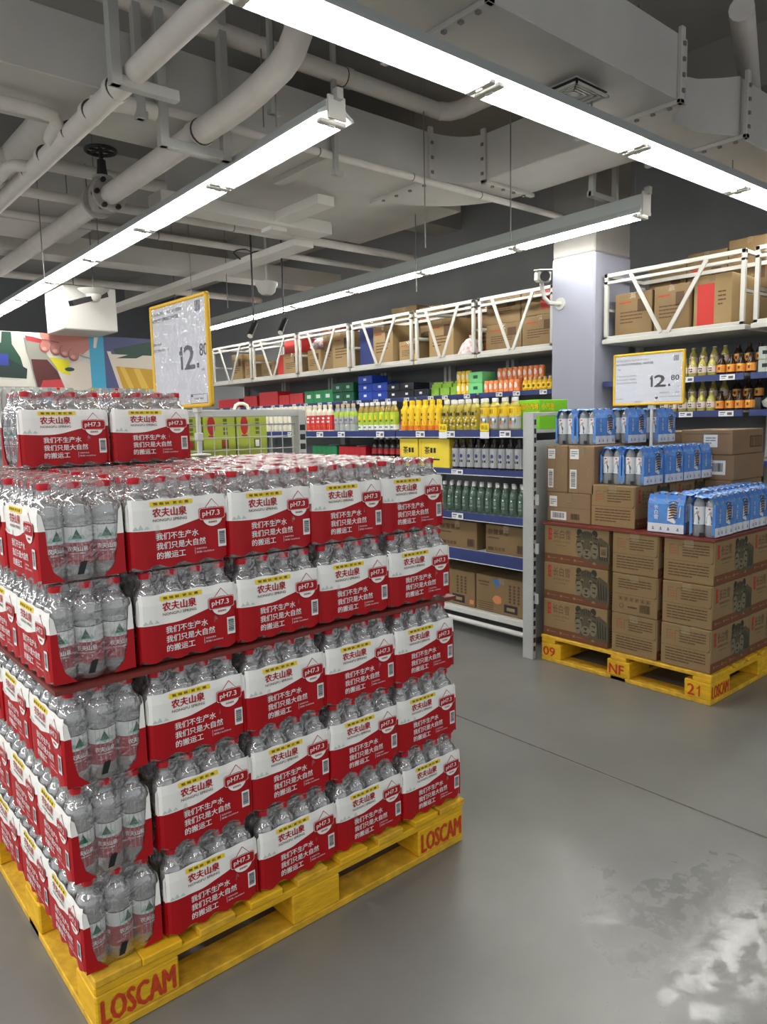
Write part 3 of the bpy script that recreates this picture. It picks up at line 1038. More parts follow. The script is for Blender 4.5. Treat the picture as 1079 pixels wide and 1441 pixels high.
# stack of water packs
LN = ['bottom layer', 'second layer up', 'third layer up', 'fourth layer up', 'top layer']
PZ = [.151, .3725, .594, .8295, 1.051]
PX = [0, -.006, -.010, -.016, -.024]
PY = [0, .002, .006, .014, .024]
rnd = random.Random(11)
for L in range(5):
    ox, oy, z = PX[L], PY[L], PZ[L]
    # the short-end column on the corner and the long sides behind it
    for k in range(4):
        lab = ('red-white water twelve-pack at the near corner, short end outwards, %s' % LN[L]) if k == 0 else \
              ('red-white twelve-pack on the shaded stack side, %s, %s behind the corner' % (LN[L], ['', 'just', 'two places', 'farthest'][k]))
        water_pack((0.552 + ox + rnd.uniform(-.003, .003), 1.735 + oy + k * .256 + (.0 if k == 0 else rnd.uniform(-.002, .003)), z), -PI / 2 + rnd.uniform(-.012, .012), lab, 'water packs on the yellow pallet', seed=L * 7 + k, labels=True)
    for k in range(4):
        where = ['beside the corner pack', 'second along the bright face', 'third along the bright face', 'at the aisle-end corner'][k]
        w = .256 - L * .0012
        water_pack((0.778 + ox + k * w + rnd.uniform(-.002, .002), 1.696 + oy + rnd.uniform(-.004, .003), z), rnd.uniform(-.02, .02), 'red-white twelve-pack facing the aisle, %s, %s' % (LN[L], where), 'water packs on the yellow pallet', seed=L * 5 + k + 2)
    if L == 4:
        for r in range(1, 5):
            for k in range(4):
                water_pack((0.778 + ox + k * .2525 + rnd.uniform(-.003, .003), 1.696 + oy + r * .193, z), rnd.uniform(-.012, .012),
                           'twelve-pack inside the top layer, row %s from the bright face, %s from shaded side' % (['', 'two', 'three', 'four', 'five'][r], ORD[k]), 'water packs on the yellow pallet', full=True, labels=False, seed=r * 4 + k)
water_pack((0.70, 2.34, 1.273), 0.02, 'red and white twelve-pack standing loose on the top layer, farther from the price sign', 'loose packs on top', seed=5)
water_pack((0.965, 2.34, 1.273), 0.0, 'red and white twelve-pack standing loose on the top layer, next to the price sign', 'loose packs on top', seed=6)

SHEET = mat('red_brown_slip_sheet', S(118, 44, 38), 0.45, var=0.12, scale=10)


def sheet(label, x0, x1, y0, y1, z, th, sag=.006):
    m = MB()
    n = 12
    vs, fs = [], []
    for q in (0, th):
        for j in range(n + 1):
            for i in range(n + 1):
                x, y = x0 + (x1 - x0) * i / n, y0 + (y1 - y0) * j / n
                e = max(abs(2 * i / n - 1), abs(2 * j / n - 1))
                d = sag * (max(0, e - .8) / .2) ** 2
                vs.append((x, y, z + q - d))
    N = (n + 1) ** 2
    for j in range(n):
        for i in range(n):
            a = j * (n + 1) + i
            fs.append((a, a + n + 1, a + n + 2, a + 1))
            fs.append((N + a, N + a + 1, N + a + n + 2, N + a + n + 1))
    for i in range(n):
        for a, b in ((i, i + 1), (n * (n + 1) + i + 1, n * (n + 1) + i), ((i + 1) * (n + 1), i * (n + 1)), (i * (n + 1) + n, (i + 1) * (n + 1) + n)):
            fs.append((a, b, N + b, N + a))
    m.add(vs, fs, SHEET)
    o = m.build('slip_sheet')
    return tag(o, label, 'slip sheet')


sheet('red brown slip sheet between the third and fourth layers of water packs', .442, 1.672, 1.612, 2.66, .8155, .011, 0.0015)

# ------------------------------------------------------------------ price signs
FRAME_Y = mat('yellow_sign_frame', S(238, 190, 44), 0.4)
SLEEVE = clear_mat('clear_sleeve', S(230, 232, 236), 0.04, 0.08, bump=0.5, bscale=26, gloss=1.3)
POLE = mat('white_sign_pole', S(206, 208, 206), 0.4)


def bars(m, M, x, y, w, h, ink, seed=1, vertical=True):
    r = random.Random(seed)
    p = 0.0
    n = w if vertical else h
    while p < n:
        t = n * r.choice((.012, .02, .035))
        if vertical:
            m.rect(x + p, x + min(n, p + t), y, y + h, ink, M)
        else:
            m.rect(x, x + w, y + p, y + min(n, p + t), ink, M)
        p += t + n * r.choice((.014, .025))


def price_sign(label, loc, rz, w, h, lines, pole_len, pole_x, landscape):
    t = thing('price_sign', label, 'price sign', loc, rz)
    m = MB()
    b = .014
    for q in ((-w / 2, w / 2, h - b, h), (-w / 2, w / 2, 0, b), (-w / 2, -w / 2 + b, 0, h), (w / 2 - b, w / 2, 0, h)):
        m.box(q[0], q[1], -.009, .009, q[2], q[3], FRAME_Y, .004)
    m.build('frame', t)
    m = MB()
    m.box(-w / 2 + b * .6, w / 2 - b * .6, -.003, .003, b * .6, h - b * .6, PAPER)
    M = face_M((-w / 2, -.0036, 0), (1, 0, 0))
    for (s, x, y, hh, fit, mt, off) in lines:
        if s == '12.':
            m.one(M, x, y, hh, mt)
            m.text('2', M, hh, mt, off=off, fit=fit * .52, at=(x + hh * .45, y))
            m.rect(x + fit * .88, x + fit * .88 + hh * .2, y, y + hh * .2, mt, M)
            continue
        m.text(s, M, hh, mt, off=off, fit=fit, at=(x, y))
    if landscape:
        m.rect(w * .60, w * .95, h * .055, h * .058, INK, M); m.rect(w * .60, w * .95, h * .148, h * .153, INK, M)
        m.rect(w * .61, w * .65, h * .11, h * .145, INK, M)
        for k in range(5):
            m.rect(w * .85 + k * .006, w * .85 + k * .006 + .004, h * .80, h * .90, GREY_INK, M)
    else:
        for q in ((.66, .94, .115, .119), (.66, .94, .035, .039), (.66, .665, .035, .119), (.935, .94, .035, .119)):
            m.rect(w * q[0], w * q[1], h * q[2], h * q[3], INK, M)
        m.rect(w * .67, w * .70, h * .098, h * .112, INK, M)
        for k in range(6):
            m.rect(w * .80 + k * .007, w * .80 + k * .007 + .0045, h * .85, h * .97 - .01, GREY_INK, M)
    m.build('price_card', t)
    m = MB(); m.quad((-w / 2 + b, -.006, b), (w / 2 - b, -.006, b), (w / 2 - b, -.006, h - b), (-w / 2 + b, -.006, h - b), SLEEVE); m.build('clear_sleeve', t)
    m = MB(); m.rod((pole_x, 0.012, -pole_len), (pole_x, 0.012, .03), .0085, POLE, 10)
    m.box(pole_x - .018, pole_x + .018, 0, .024, -.02, .03, POLE, .003)
    m.box(pole_x - .013, pole_x + .013, 0, .026, -pole_len + .055, -pole_len + .085, POLE, .003)
    m.build('pole', t, SM)
    m = MB(); m.lathe([(.042, 0), (.042, .004), (.012, .008)], 16, POLE, (pole_x, .012, -pole_len)); m.build('base_plate', t, SM)
    return t


w, h = .455, .405
price_sign('tall yellow-framed price card on a pole over the red water stack', (1.27, 2.66, 1.452), -PI / 2 + .03, w, h,
           [('农夫山泉饮用天然水550ml*12塑膜装', .012, h * .895, .0135, .25, GREY_INK, .0), ('NONGFU SPRING WATER', .012, h * .835, .0135, .225, INK, .01),
            ('.', .012, h * .74, .004, .004, GREY_INK, 0), ('规格12瓶装', .014, h * .615, .010, .07, GREY_INK, 0), ('品质饮用水,天然好水', .014, h * .555, .010, .13, GREY_INK, 0),
            ('12.', w * .50, h * .355, .085, .15, GREY_INK, .04), ('80', w * .845, h * .455, .044, .056, GREY_INK, .025),
            ('元/包', w * .86, h * .325, .008, .025, GREY_INK, 0), ('产地', .03, h * .15, .006, .016, GREY_INK, 0), ('监督电话', w * .35, h * .08, .006, .03, GREY_INK, 0), ('价格举报电话', w * .72, h * .07, .007, .07, GREY_INK, 0)],
           .179, .09, False)
w, h = .425, .29
price_sign('wide yellow-framed price card on a pole above the blue water packs', (3.8, 2.18, 1.445), -PI / 2 + .01, w, h,
           [('农夫山泉长白雪矿泉水535ml', .02, h * .845, .0135, .20, GREY_INK, .0), ('NONGFU MINERAL WATER', .02, h * .775, .0125, .225, INK, .02),
            ('* 箱', .022, h * .69, .008, .022, INK, 0), ('农夫山泉长白雪天然雪山', .022, h * .555, .009, .125, GREY_INK, 0), ('矿泉水535毫升*12瓶,整包', .022, h * .49, .009, .12, GREY_INK, 0), ('长白山莫涯泉自然涌出', .022, h * .425, .009, .125, GREY_INK, 0),
            ('12.', w * .53, h * .34, .062, .123, INK, .045), ('80', w * .82, h * .445, .028, .046, INK, .03), ('包', w * .91, h * .32, .008, .009, GREY_INK, 0),
            ('规格型号', w * .67, h * .21, .008, .055, GREY_INK, 0), ('等级', w * .88, h * .21, .008, .024, GREY_INK, 0), ('产地 中国吉林', .018, h * .12, .007, .045, GREY_INK, 0), ('监督电话', w * .32, h * .065, .006, .04, INK, 0)],
           .417, .02, True)

# ------------------------------------------------------------------ cartons of the second pallet
BAND = mat('carton_brown_band', S(112, 66, 40), 0.75, var=0.05)
SEAL_RED = mat('carton_red_seal', S(176, 46, 28), 0.7)
PRINT_B = mat('carton_print_brown', S(92, 72, 48), 0.8)
TIG1 = mat('tiger_grey_green', S(84, 78, 58), 0.8, var=0.18, scale=60)
TIG2 = mat('tiger_dark', S(48, 46, 38), 0.8)
TIG3 = mat('tiger_pale', S(120, 110, 86), 0.8)
TCARD = mat('tiger_carton_board', S(140, 115, 78), 0.75, var=0.06, scale=6)
PTAPE = clear_mat('clear_packing_tape', S(190, 166, 124), 0.35, 0.15)


def lift(M, e):
    return M @ Matrix.Translation((0, 0, e))


def tiger(m, M, cx, cy, s, a=None, b=None, c=None, body=True):
    a, b, c = a or TIG1, b or TIG2, c or TIG3
    el = lambda x, y, rx, ry, n=16: [(cx + s * (x + rx * math.cos(2 * PI * k / n)), cy + s * (y + ry * math.sin(2 * PI * k / n))) for k in range(n)]
    if body:
        m.flat([(cx + s * p, cy + s * q) for p, q in ((.1, -.62), (1.0, -.62), (1.0, .15), (.6, .38), (.2, .2))], a, lift(M, .0002))
        for k in range(4):
            m.flat([(cx + s * p, cy + s * q) for p, q in ((.50 + k * .12, .2 - k * .06), (.54 + k * .12, .2 - k * .06), (.62 + k * .1, -.5), (.56 + k * .1, -.5))], b, lift(M, .0004))
    m.flat(el(-.34, .48, .13, .15), b, lift(M, .0003)); m.flat(el(.34, .48, .13, .15), b, lift(M, .0003))
    m.flat(el(0, 0, .50, .58), a, lift(M, .0005))
    m.flat(el(-.34, -.18, .16, .3), c, lift(M, .0006)); m.flat(el(.34, -.18, .16, .3), c, lift(M, .0006))
    m.flat(el(0, -.32, .20, .2), c, lift(M, .0007))
    m.flat(el(-.19, .14, .07, .07), c, lift(M, .0008)); m.flat(el(.19, .14, .07, .07), c, lift(M, .0008))
    m.flat(el(-.19, .10, .05, .045, 8), b, lift(M, .001)); m.flat(el(.19, .10, .05, .045, 8), b, lift(M, .001))
    m.flat([(cx + s * p, cy + s * q) for p, q in ((-.09, -.20), (0, -.32), (.09, -.20))], b, lift(M, .001))
    m.flat([(cx + s * p, cy + s * q) for p, q in ((-.12, -.40), (0, -.37), (.12, -.40), (0, -.45))], b, lift(M, .001))
    for sx in (-1, 1):
        for k in range(4):
            y = .34 - k * .2
            m.flat([(cx + s * sx * p, cy + s * q) for p, q in ((.48 - .02 * k, y), (.47 - .02 * k, y - .07), (.26, y - .02), (.28, y + .01))], b, lift(M, .0009))
        for k in range(3):
            m.flat([(cx + s * sx * p, cy + s * q) for p, q in ((.03 + k * .08, .56 - k * .03), (.08 + k * .08, .54 - k * .03), (.05 + k * .06, .28), (.03 + k * .06, .28))], b, lift(M, .0009))


def print_lines(m, M, x, y, w, h, n, ink, seed=2):
    r = random.Random(seed)
    for k in range(n):
        yy = y + h - (k + .5) * h / n
        p = 0
        e = w * (1 if k < n - 1 else .6)
        while p < e:
            l = r.uniform(.02, .05)
            m.rect(x + p, x + min(e, p + l), yy, yy + h / n * .36, ink, M)
            p += l + .0025


def tiger_face(m, M, w, h, code=False):
    m.rect(0, w, .003, h * .235, BAND, lift(M, .0002))
    m.rect(w * .07, w * .125, h * .60, h * .92, SEAL_RED, lift(M, .0004))
    for k, ch in enumerate('天然'):
        m.text(ch, lift(M, .0006), h * .09, TCARD, at=(w * .082, h * (.77 - .13 * k)))
    m.text('长白雪', lift(M, .0004), h * .24, PRINT_B, fit=w * .27, at=(w * .155, h * .655), off=-.004)
    m.text('天然雪山矿泉水', lift(M, .0004), h * .055, PRINT_B, fit=w * .27, at=(w * .155, h * .545))
    m.rect(w * .19, w * .36, h * .47, h * .48, PRINT_B, lift(M, .0004))
    tiger(m, lift(M, .0002), w * .68, h * .555, h * .66)
    for x in (.06, .27, .48):
        m.rect(w * x, w * (x + .035), h * .10, h * .155, TCARD, lift(M, .0006))
        m.rect(w * (x + .05), w * (x + .15), h * .118, h * .132, TCARD, lift(M, .0006))
    m.flat([(w * .76, h * .10), (w * .83, h * .10), (w * .795, h * .17)], TCARD, lift(M, .0022))
    if code:
        m.rect(w * .88, w * .98, h * .32, h * .58, TCARD, lift(M, .0022))
        bars(m, lift(M, .0026), w * .895, h * .37, w * .07, h * .16, TIG2, 5, False)


def end_face(m, M, w, h, kind=0):
    """flap end: rounded flap outlines and lines of printed text"""
    L = CARD_D
    m.rect(0, w * .97, h * .49, h * .497, L, lift(M, .0003))
    for k in range(5):
        a0, a1 = k * PI / 10, (k + 1) * PI / 10
        m.rect(w * .93 + w * .045 * math.sin(a0), w * .935 + w * .045 * math.sin(a1), h * .49 + h * .08 * (1 - math.cos(a0)), h * .497 + h * .08 * (1 - math.cos(a1)), L, lift(M, .0003))
    m.rect(w * .972, w * .978, h * .56, h * .98, L, lift(M, .0003))
    if kind == 0:
        for a in (0, .17):
            m.rect(w * (.12 + a), w * (.125 + a), h * .6, h * .85, L, lift(M, .0004)); m.rect(w * (.12 + a), w * (.22 + a), h * .85, h * .858, L, lift(M, .0004))
        for k in range(3):
            m.rect(w * .14, w * .27, h * (.65 + .06 * k), h * (.66 + .06 * k), SEAL_RED, lift(M, .0004))
        print_lines(m, lift(M, .0004), w * .38, h * .58, w * .52, h * .32, 5, L, 3)
        print_lines(m, lift(M, .0004), w * .10, h * .10, w * .80, h * .34, 5, L, 4)
    else:
        print_lines(m, lift(M, .0004), w * .14, h * .62, w * .72, h * .26, 4, L, 6)
        for k in range(6):
            m.rect(w * (.16 + .12 * k), w * (.24 + .12 * k), h * .34, h * .43, L, lift(M, .0003)); m.rect(w * (.17 + .12 * k), w * (.23 + .12 * k), h * .35, h * .42, TCARD, lift(M, .0005))
            m.rect(w * (.185 + .12 * k), w * (.215 + .12 * k), h * .36, h * .41, L, lift(M, .0007))
        m.lathe([(.013, 0), (.013, .0006)], 14, L, M=M @ Matrix.Translation((w * .22, h * .2, 0)))
        m.lathe([(.010, 0), (.010, .0009)], 14, TCARD, M=M @ Matrix.Translation((w * .22, h * .2, 0)))
        m.rect(w * .36, w * .56, h * .17, h * .21, L, lift(M, .0004))
        bars(m, lift(M, .0004), w * .62, h * .10, w * .22, h * .2, L, 8)


def tiger_carton(label, loc, size, long_axis, code=False, endkind=0, group='tiger cartons on the pallet'):
    """size = (x, y, z); long printed sides run along long_axis"""
    sx, sy, sz = size
    t = thing('tiger_carton', label, 'cardboard box', loc, 0, group)
    m = MB(); m.box(0, sx, 0, sy, 0, sz, TCARD, .004)
    if long_axis == 'y':
        tiger_face(m, face_M((-.0004, sy, 0), (0, -1, 0)), sy, sz, code)
        end_face(m, face_M((0, -.0004, 0), (1, 0, 0)), sx, sz, endkind)
    else:
        tiger_face(m, face_M((0, -.0004, 0), (1, 0, 0)), sx, sz, code)
        end_face(m, face_M((-.0004, sy, 0), (0, -1, 0)), sy, sz, endkind)
    m.build('carton_body', t)
    m = MB()
    if long_axis == 'y':
        m.box(sx / 2 - .024, sx / 2 + .024, -.001, sy + .001, sz - .06, sz + .0008, PTAPE)
    else:
        m.box(-.001, sx + .001, sy / 2 - .024, sy / 2 + .024, sz - .04, sz + .0008, PTAPE)
    m.build('packing_tape', t)
    return t


HT = .2135
TN = ['bottom of its stack', 'middle of its stack', 'top of its stack']
for k in range(3):
    z = .151 + k * HT
    j = (k - 1) * .002
    tiger_carton('brown carton with tiger face and red seal by the slotted post, %s' % TN[k], (3.376 + j, 2.142, z), (.27, .415, HT - .0015), 'y', code=(k == 2))
    tiger_carton('brown carton with printed flap end in the middle stack, %s' % TN[k], (3.372 - j, 1.856, z), (.41, .258, HT - .0015), 'x', endkind=1 if k == 1 else 0)
    tiger_carton('brown tiger carton on the pallet corner over the number 21, %s' % TN[k], (3.378 + j * 2, 1.58, z), (.41, .255, HT - .0015), 'x')
    tiger_carton('brown tiger carton behind the corner stack along the aisle end, %s' % TN[k], (3.795 + j, 1.582, z), (.40, .255, HT - .0015), 'x')
sheet('red brown slip sheet on the tiger cartons', 3.362, 4.56, 1.572, 2.565, .794, .009, 0.0)

EVB = mat('evian_carton_board', S(138, 112, 84), 0.75, var=0.05)
STICK = mat('white_sticker', S(232, 232, 230), 0.5)


def evian_marks(m, M, w, h, rot=False):
    """word mark with three peaks"""
    for k, d in enumerate((-.1, .02, .13)):
        x = w * (.5 + d)
        m.flat([(x - h * .10, h * .62), (x - h * .085, h * .62), (x, h * .72 - abs(d) * .1), (x + h * .085, h * .62), (x + h * .10, h * .62), (x, h * .76 - abs(d) * .1)], CARD_L, lift(M, .0004))
    m.text('evian', lift(M, .0004), h * .2, CARD_L, fit=w * .34, at=(w * .5, h * .36), align='c', off=.01)


def evian_carton(label, loc, size, faces, rz=0.0, group='evian cartons', tape=True):
    sx, sy, sz = size
    t = thing('evian_carton', label, 'cardboard box', loc, rz, group)
    m = MB(); m.box(0, sx, 0, sy, 0, sz, EVB, .004)
    m.build('carton_body', t)
    m = MB()
    st = MB()
    FM = {'x': (face_M((-.0005, sy, 0), (0, -1, 0)), sy, sz), 'y': (face_M((0, -.0005, 0), (1, 0, 0)), sx, sz)}
    for f, what in faces:
        M, w, h = FM[f]
        if what == 'end':
            m.rect(0, w, h * .5, h * .508, CARD_D, lift(M, .0003))
            evian_marks(m, M @ Matrix.Translation((w * .18, h * .42, 0)), w * .62, h * .55)
            st.rect(w * .06, w * .24, h * .52, h * .88, STICK, lift(M, .0008)); print_lines(st, lift(M, .0012), w * .08, h * .58, w * .14, h * .2, 3, GREY_INK, 7)
            st.rect(w * .09, w * .46, h * .08, h * .36, STICK, lift(M, .0008)); bars(st, lift(M, .0012), w * .13, h * .14, w * .28, h * .18, INK, 4)
            bars(m, lift(M, .0004), w * .56, h * .12, w * .2, h * .2, CARD_D, 9)
        elif what == 'upright':
            m.rect(w * .42, w * .426, 0, h, CARD_D, lift(M, .0003))
            R = M @ Matrix.Translation((w * .62, h * .50, 0)) @ Matrix.Rotation(-PI / 2, 4, 'Z') @ Matrix.Translation((-h * .22, -w * .10, 0))
            evian_marks(m, R, h * .55, w * .62)
            st.rect(w * .08, w * .42, h * .72, h * .93, STICK, lift(M, .0008)); print_lines(st, lift(M, .0012), w * .12, h * .76, w * .26, h * .13, 3, GREY_INK, 5)
            st.rect(w * .08, w * .34, h * .10, h * .50, STICK, lift(M, .0008)); bars(st, lift(M, .0012), w * .12, h * .14, w * .18, h * .32, INK, 6, False)
        elif what == 'mark':
            evian_marks(m, M, w, h)
        elif what == 'sticker':
            st.rect(w * .45, w * .72, h * .30, h * .80, STICK, lift(M, .0008)); print_lines(st, lift(M, .0012), w * .49, h * .40, w * .19, h * .3, 3, GREY_INK, 9)
            m.rect(w * .05, w * .95, h * .82, h * .84, CARD_D, lift(M, .0003))
        elif what == 'code':
            st.rect(w * .45, w * .85, h * .22, h * .78, STICK, lift(M, .0008)); bars(st, lift(M, .0012), w * .5, h * .34, w * .3, h * .34, INK, 7)
        elif what == 'grid':
            m.rect(w * .55, w * .95, h * .25, h * .72, CARD_D, lift(M, .0003)); bars(m, lift(M, .0006), w * .57, h * .3, w * .36, h * .38, EVB, 12)
            evian_marks(m, M @ Matrix.Translation((-w * .1, -h * .12, 0)), w * .7, h)
    if m.v:
        m.build('printing', t)
    if st.v:
        st.build('sticker', t)
    if tape:
        m = MB(); m.box(-.001, sx + .001, sy / 2 - .022, sy / 2 + .022, sz - .05, sz + .0008, PTAPE); m.build('packing_tape', t)
    return t


Z0 = .804
evian_carton('evian carton lying flat on the slip sheet nearest the slotted post', (3.42, 2.285, Z0), (.36, .285, .165), [('x', 'end')])
evian_carton('evian carton standing upright beside the slotted post', (3.42, 2.435, .9705), (.34, .14, .262), [('x', 'upright')])
evian_carton('evian carton standing upright against the blue packs, away from the slotted post', (3.42, 2.265, .9705), (.34, .165, .262), [('x', 'upright')])
tiger_carton('brown carton with printed flap end lying on the slip sheet under the middle blue packs', (3.42, 2.018, Z0), (.41, .262, .222), 'x', group='cartons on the slip sheet')
tiger_carton('brown carton behind the one under the middle blue packs', (3.835, 2.018, Z0), (.40, .262, .222), 'x', group='cartons on the slip sheet')
evian_carton('evian carton under the farthest blue packs of the upper row', (3.785, 2.29, Z0), (.28, .24, .428), [('y', 'mark')], tape=False)
evian_carton('evian carton with a hand-marked sticker, top of the stack behind the blue packs', (4.17, 1.87, 1.158), (.40, .30, .142), [('x', 'sticker'), ('y', 'grid')])
evian_carton('evian carton with a bar-code sticker, under the hand-marked one', (4.175, 1.862, 1.012), (.40, .30, .145), [('x', 'code'), ('y', 'mark')])
evian_carton('evian carton at the bottom of the stack behind the blue packs', (4.165, 1.868, Z0), (.40, .30, .207), [('x', 'mark'), ('y', 'end')])
evian_carton('evian carton in the stack nearest the wide price sign', (4.20, 2.175, 1.09), (.36, .24, .20), [('x', 'mark')])
evian_carton('evian carton at the bottom of the stack behind the sign pole', (4.20, 2.175, Z0), (.36, .24, .284), [('x', 'mark')])

# blue shrink packs of snow-mountain water
BLUE = mat('blue_film', S(84, 140, 214), 0.22, spec=0.7, var=0.08, scale=16, bump=0.35, bscale=70)
BLUE_D = mat('deep_blue_film', S(66, 122, 206), 0.22, spec=0.7)
FWHITE = mat('white_film', S(222, 226, 232), 0.25, spec=0.7, bump=0.3, bscale=60)
TORG = mat('tiger_tan', S(182, 150, 120), 0.4)
TBLK = mat('tiger_stripe', S(40, 38, 40), 0.4)
TWHT = mat('tiger_white', S(226, 222, 214), 0.4)
BPET = clear_mat('grey_clear_plastic', S(178, 184, 192), 0.5, 0.08, gloss=1.5)
m = MB(); m.lathe([(.026, 0), (.0298, .006), (.0298, .05), (.0285, .055), (.0298, .06), (.0298, .14), (.026, .165), (.016, .182), (.014, .185), (.016, .186), (.016, .198)], 14, BPET)
ME_SB = m.mesh('snow_bottle', SM)
m = MB()
m.lathe([(.0303, .058), (.0303, .145)], 18, FWHITE, cap=False)
for q in range(2):
    def cf(x, y, a0=q * PI):
        a = a0 + x / .0303
        return (.0308 * math.cos(a), .0308 * math.sin(a), y)
    for pts in (((-.016, .072), (.012, .070), (.018, .09), (.008, .108), (-.004, .112), (-.014, .098)),):
        m.flat(pts, GREY_INK, fn=cf)
    m.flat([(.002, .108), (.010, .110), (.013, .122), (.004, .124), (-.002, .116)], TORG, fn=cf)
    m.rect(-.016, -.012, .066, .074, TBLK, fn=cf); m.rect(.010, .014, .062, .072, TBLK, fn=cf)
    m.rect(-.004, .006, .132, .139, RED, fn=cf)
ME_SBL = m.mesh('snow_label', SM)
BWX, BWY, BH = .190, .128, .2


def snow_film():
    m = MB()
    r = random.Random(4)
    for sg in (1, -1):
        n = 24
        yy = lambda x, z: -(BWY / 2 + .001) + .003 * math.sin(PI * (x / .0633)) ** 2 * (1 if z < .15 else .5) + max(0, z - .145) * .45
        f = lambda x, z, d=0: (sg * x, sg * (yy(x, z) - d), z)
        for i in range(n):
            a = -BWX / 2 + BWX * i / n
            b = -BWX / 2 + BWX * (i + 1) / n
            for z0, z1, mt in ((.004, .024, FWHITE), (.024, .048, FWHITE), (.048, .10, BLUE), (.10, .145, BLUE), (.145, .17, BLUE), (.17, .192, BLUE_D)):
                m.add([f(a, z0), f(b, z0), f(b, z1), f(a, z1)], [(0, 1, 2, 3)], mt)
        g = lambda k: (lambda x, z: f(x, z, .0006 * k))
        # tiger half-face
        cx, cy = .045, .118
        for k, (pts, mt) in enumerate(((((-.034, -.052), (.004, -.066), (.030, -.030), (.034, .02), (.012, .044), (-.016, .040), (-.032, .01)), TWHT),
                                       (((-.02, -.02), (.004, -.03), (.020, .0), (.014, .034), (-.008, .03), (-.022, .008)), TORG))):
            m.flat([(cx + p, cy + q) for p, q in pts], mt, fn=g(k + 1))
        for k in range(7):
            y = cy - .045 + k * .013
            s = r.uniform(.6, 1.2)
            m.flat([(cx - .030 + .004 * (k % 3), y), (cx - .006, y + .007 * s), (cx + .02 * s, y + .004), (cx + .018, y + .0085), (cx - .006, y + .0125), (cx - .028, y + .005)], TBLK, fn=g(3))
        for k in range(3):
            m.flat([(cx - .004 + k * .008, cy + .018), (cx - .001 + k * .008, cy + .040), (cx + .003 + k * .008, cy + .038)], TBLK, fn=g(3))
        m.text('长', None, .022, WHITE, fn=g(1), at=(-.060, .120)); m.text('白', None, .022, WHITE, fn=g(1), at=(-.058, .094)); m.text('雪', None, .022, WHITE, fn=g(1), at=(-.060, .068))
        m.rect(-.084, -.072, .128, .158, RED, fn=g(1))
        for x in (-.07, -.03, .01, .06):
            m.rect(x, x + .012, .016, .022, BLUE_D, fn=g(1))
            m.rect(x + .003, x + .009, .024, .030, INK, fn=g(1))
    # top film, dipping between the caps
    n = 16
    vs, fs = [], []
    for j in range(n + 1):
        for i in range(n + 1):
            x, y = -BWX / 2 + BWX * i / n, (-BWY / 2 + .022) + (BWY - .044) * j / n
            d = min(math.hypot(x - a, y - b) for a in (-.063, 0, .063) for b in (-.0315, .0315))
            vs.append((x, y, .199 - .012 * min(1, max(0, d - .012) / .03) + r.uniform(-.002, .002)))
    for j in range(n):
        for i in range(n):
            a = j * (n + 1) + i
            fs.append((a, a + 1, a + n + 2, a + n + 1))
    m.add(vs, fs, BLUE)
    for e in (-1, 1):
        m.add([(e * (BWX / 2 + .002), -.062, .006), (e * (BWX / 2 + .002), -.047, .02), (e * (BWX / 2 + .002), -.05, .15), (e * (BWX / 2), -.062, .16)], [(0, 1, 2, 3)], BLUE)
        m.add([(e * (BWX / 2 + .002), .062, .006), (e * (BWX / 2 + .002), .047, .02), (e * (BWX / 2 + .002), .05, .15), (e * (BWX / 2), .062, .16)], [(0, 1, 2, 3)], BLUE)
    return m.mesh('blue_film', math.radians(40))


ME_SF = snow_film()
m = MB(); m.box(-BWX / 2 - .0035, -BWX / 2 - .0025, -.01, .012, .004, .022, BLACK); ME_SST = m.mesh('carry_tape')
blue_proto = []


def blue_pack(loc, rz, label):
    if not blue_proto:
        t = thing('blue_water_pack', label, 'water pack', loc, rz, 'blue water packs on the cartons')
        obj('printed_film', ME_SF, t)
        obj('carry_tape', ME_SST, t)
        for x in (-.063, 0, .063):
            for y in (-.0315, .0315):
                b = obj('bottle', ME_SB, t, (x, y, .001), 0 if x else PI / 2)
                if x:
                    obj('bottle_label', ME_SBL, b)
        blue_proto.append(t)
        return t
    return dup(blue_proto[0], loc, rz, label)


# rz = 0: long blue side towards -y, clear short end towards -x ; rz = -pi/2: blue side towards -x, clear end towards -y
zb = .8045
blue_pack((3.470, 1.845, zb), -PI / 2, 'blue water pack on the slip sheet showing its tiger side beside the printed-flap carton')
blue_pack((3.497, 1.655, zb), 0, 'blue water pack on the slip sheet corner with its clear end outwards')
for k in range(3):
    blue_pack((3.692 + k * .196, 1.662, zb), 0, 'blue water pack on the slip sheet along the aisle end, %s behind the corner pack' % ['first', 'second', 'third'][k])
for k in range(4):
    blue_pack((3.650 + k * .196, 1.80, zb), 0, 'blue-topped water pack in the inner row on the slip sheet, %s from the printed carton' % ORD[k])
z2 = 1.028
blue_pack((3.555, 2.19, z2), 0, 'blue water pack on the cartons, clear end by the upright evian cartons')
blue_pack((3.555, 2.058, z2), 0, 'blue water pack on the printed carton, tiger side to the aisle end')
for k in range(3):
    blue_pack((3.755 + k * .196, 2.05 - .002 * k, z2), 0, 'blue water pack in the middle tier with tiger side, %s behind the printed carton end' % ORD[k])
z3 = 1.2345
blue_pack((3.60, 2.515, z3), 0, 'blue water pack on the upright evian carton nearest the slotted post')
blue_pack((3.60, 2.375, z3), 0, 'blue water pack on the upright evian carton, second from the slotted post')
blue_pack((3.800, 2.30, z3), 0, 'blue water pack in the upper tier, third clear end from the slotted post')
blue_pack((4.005, 2.235, z3 - .002), 0, 'blue water pack in the upper tier under the wide price sign')

# ------------------------------------------------------------------ slotted posts and the wire end rack
def slotted_post(m, x, y, z1, wx=.03, wy=.075):
    m.box(x, x + wx, y, y + wy, 0, z1, GREY_STEEL, .003)


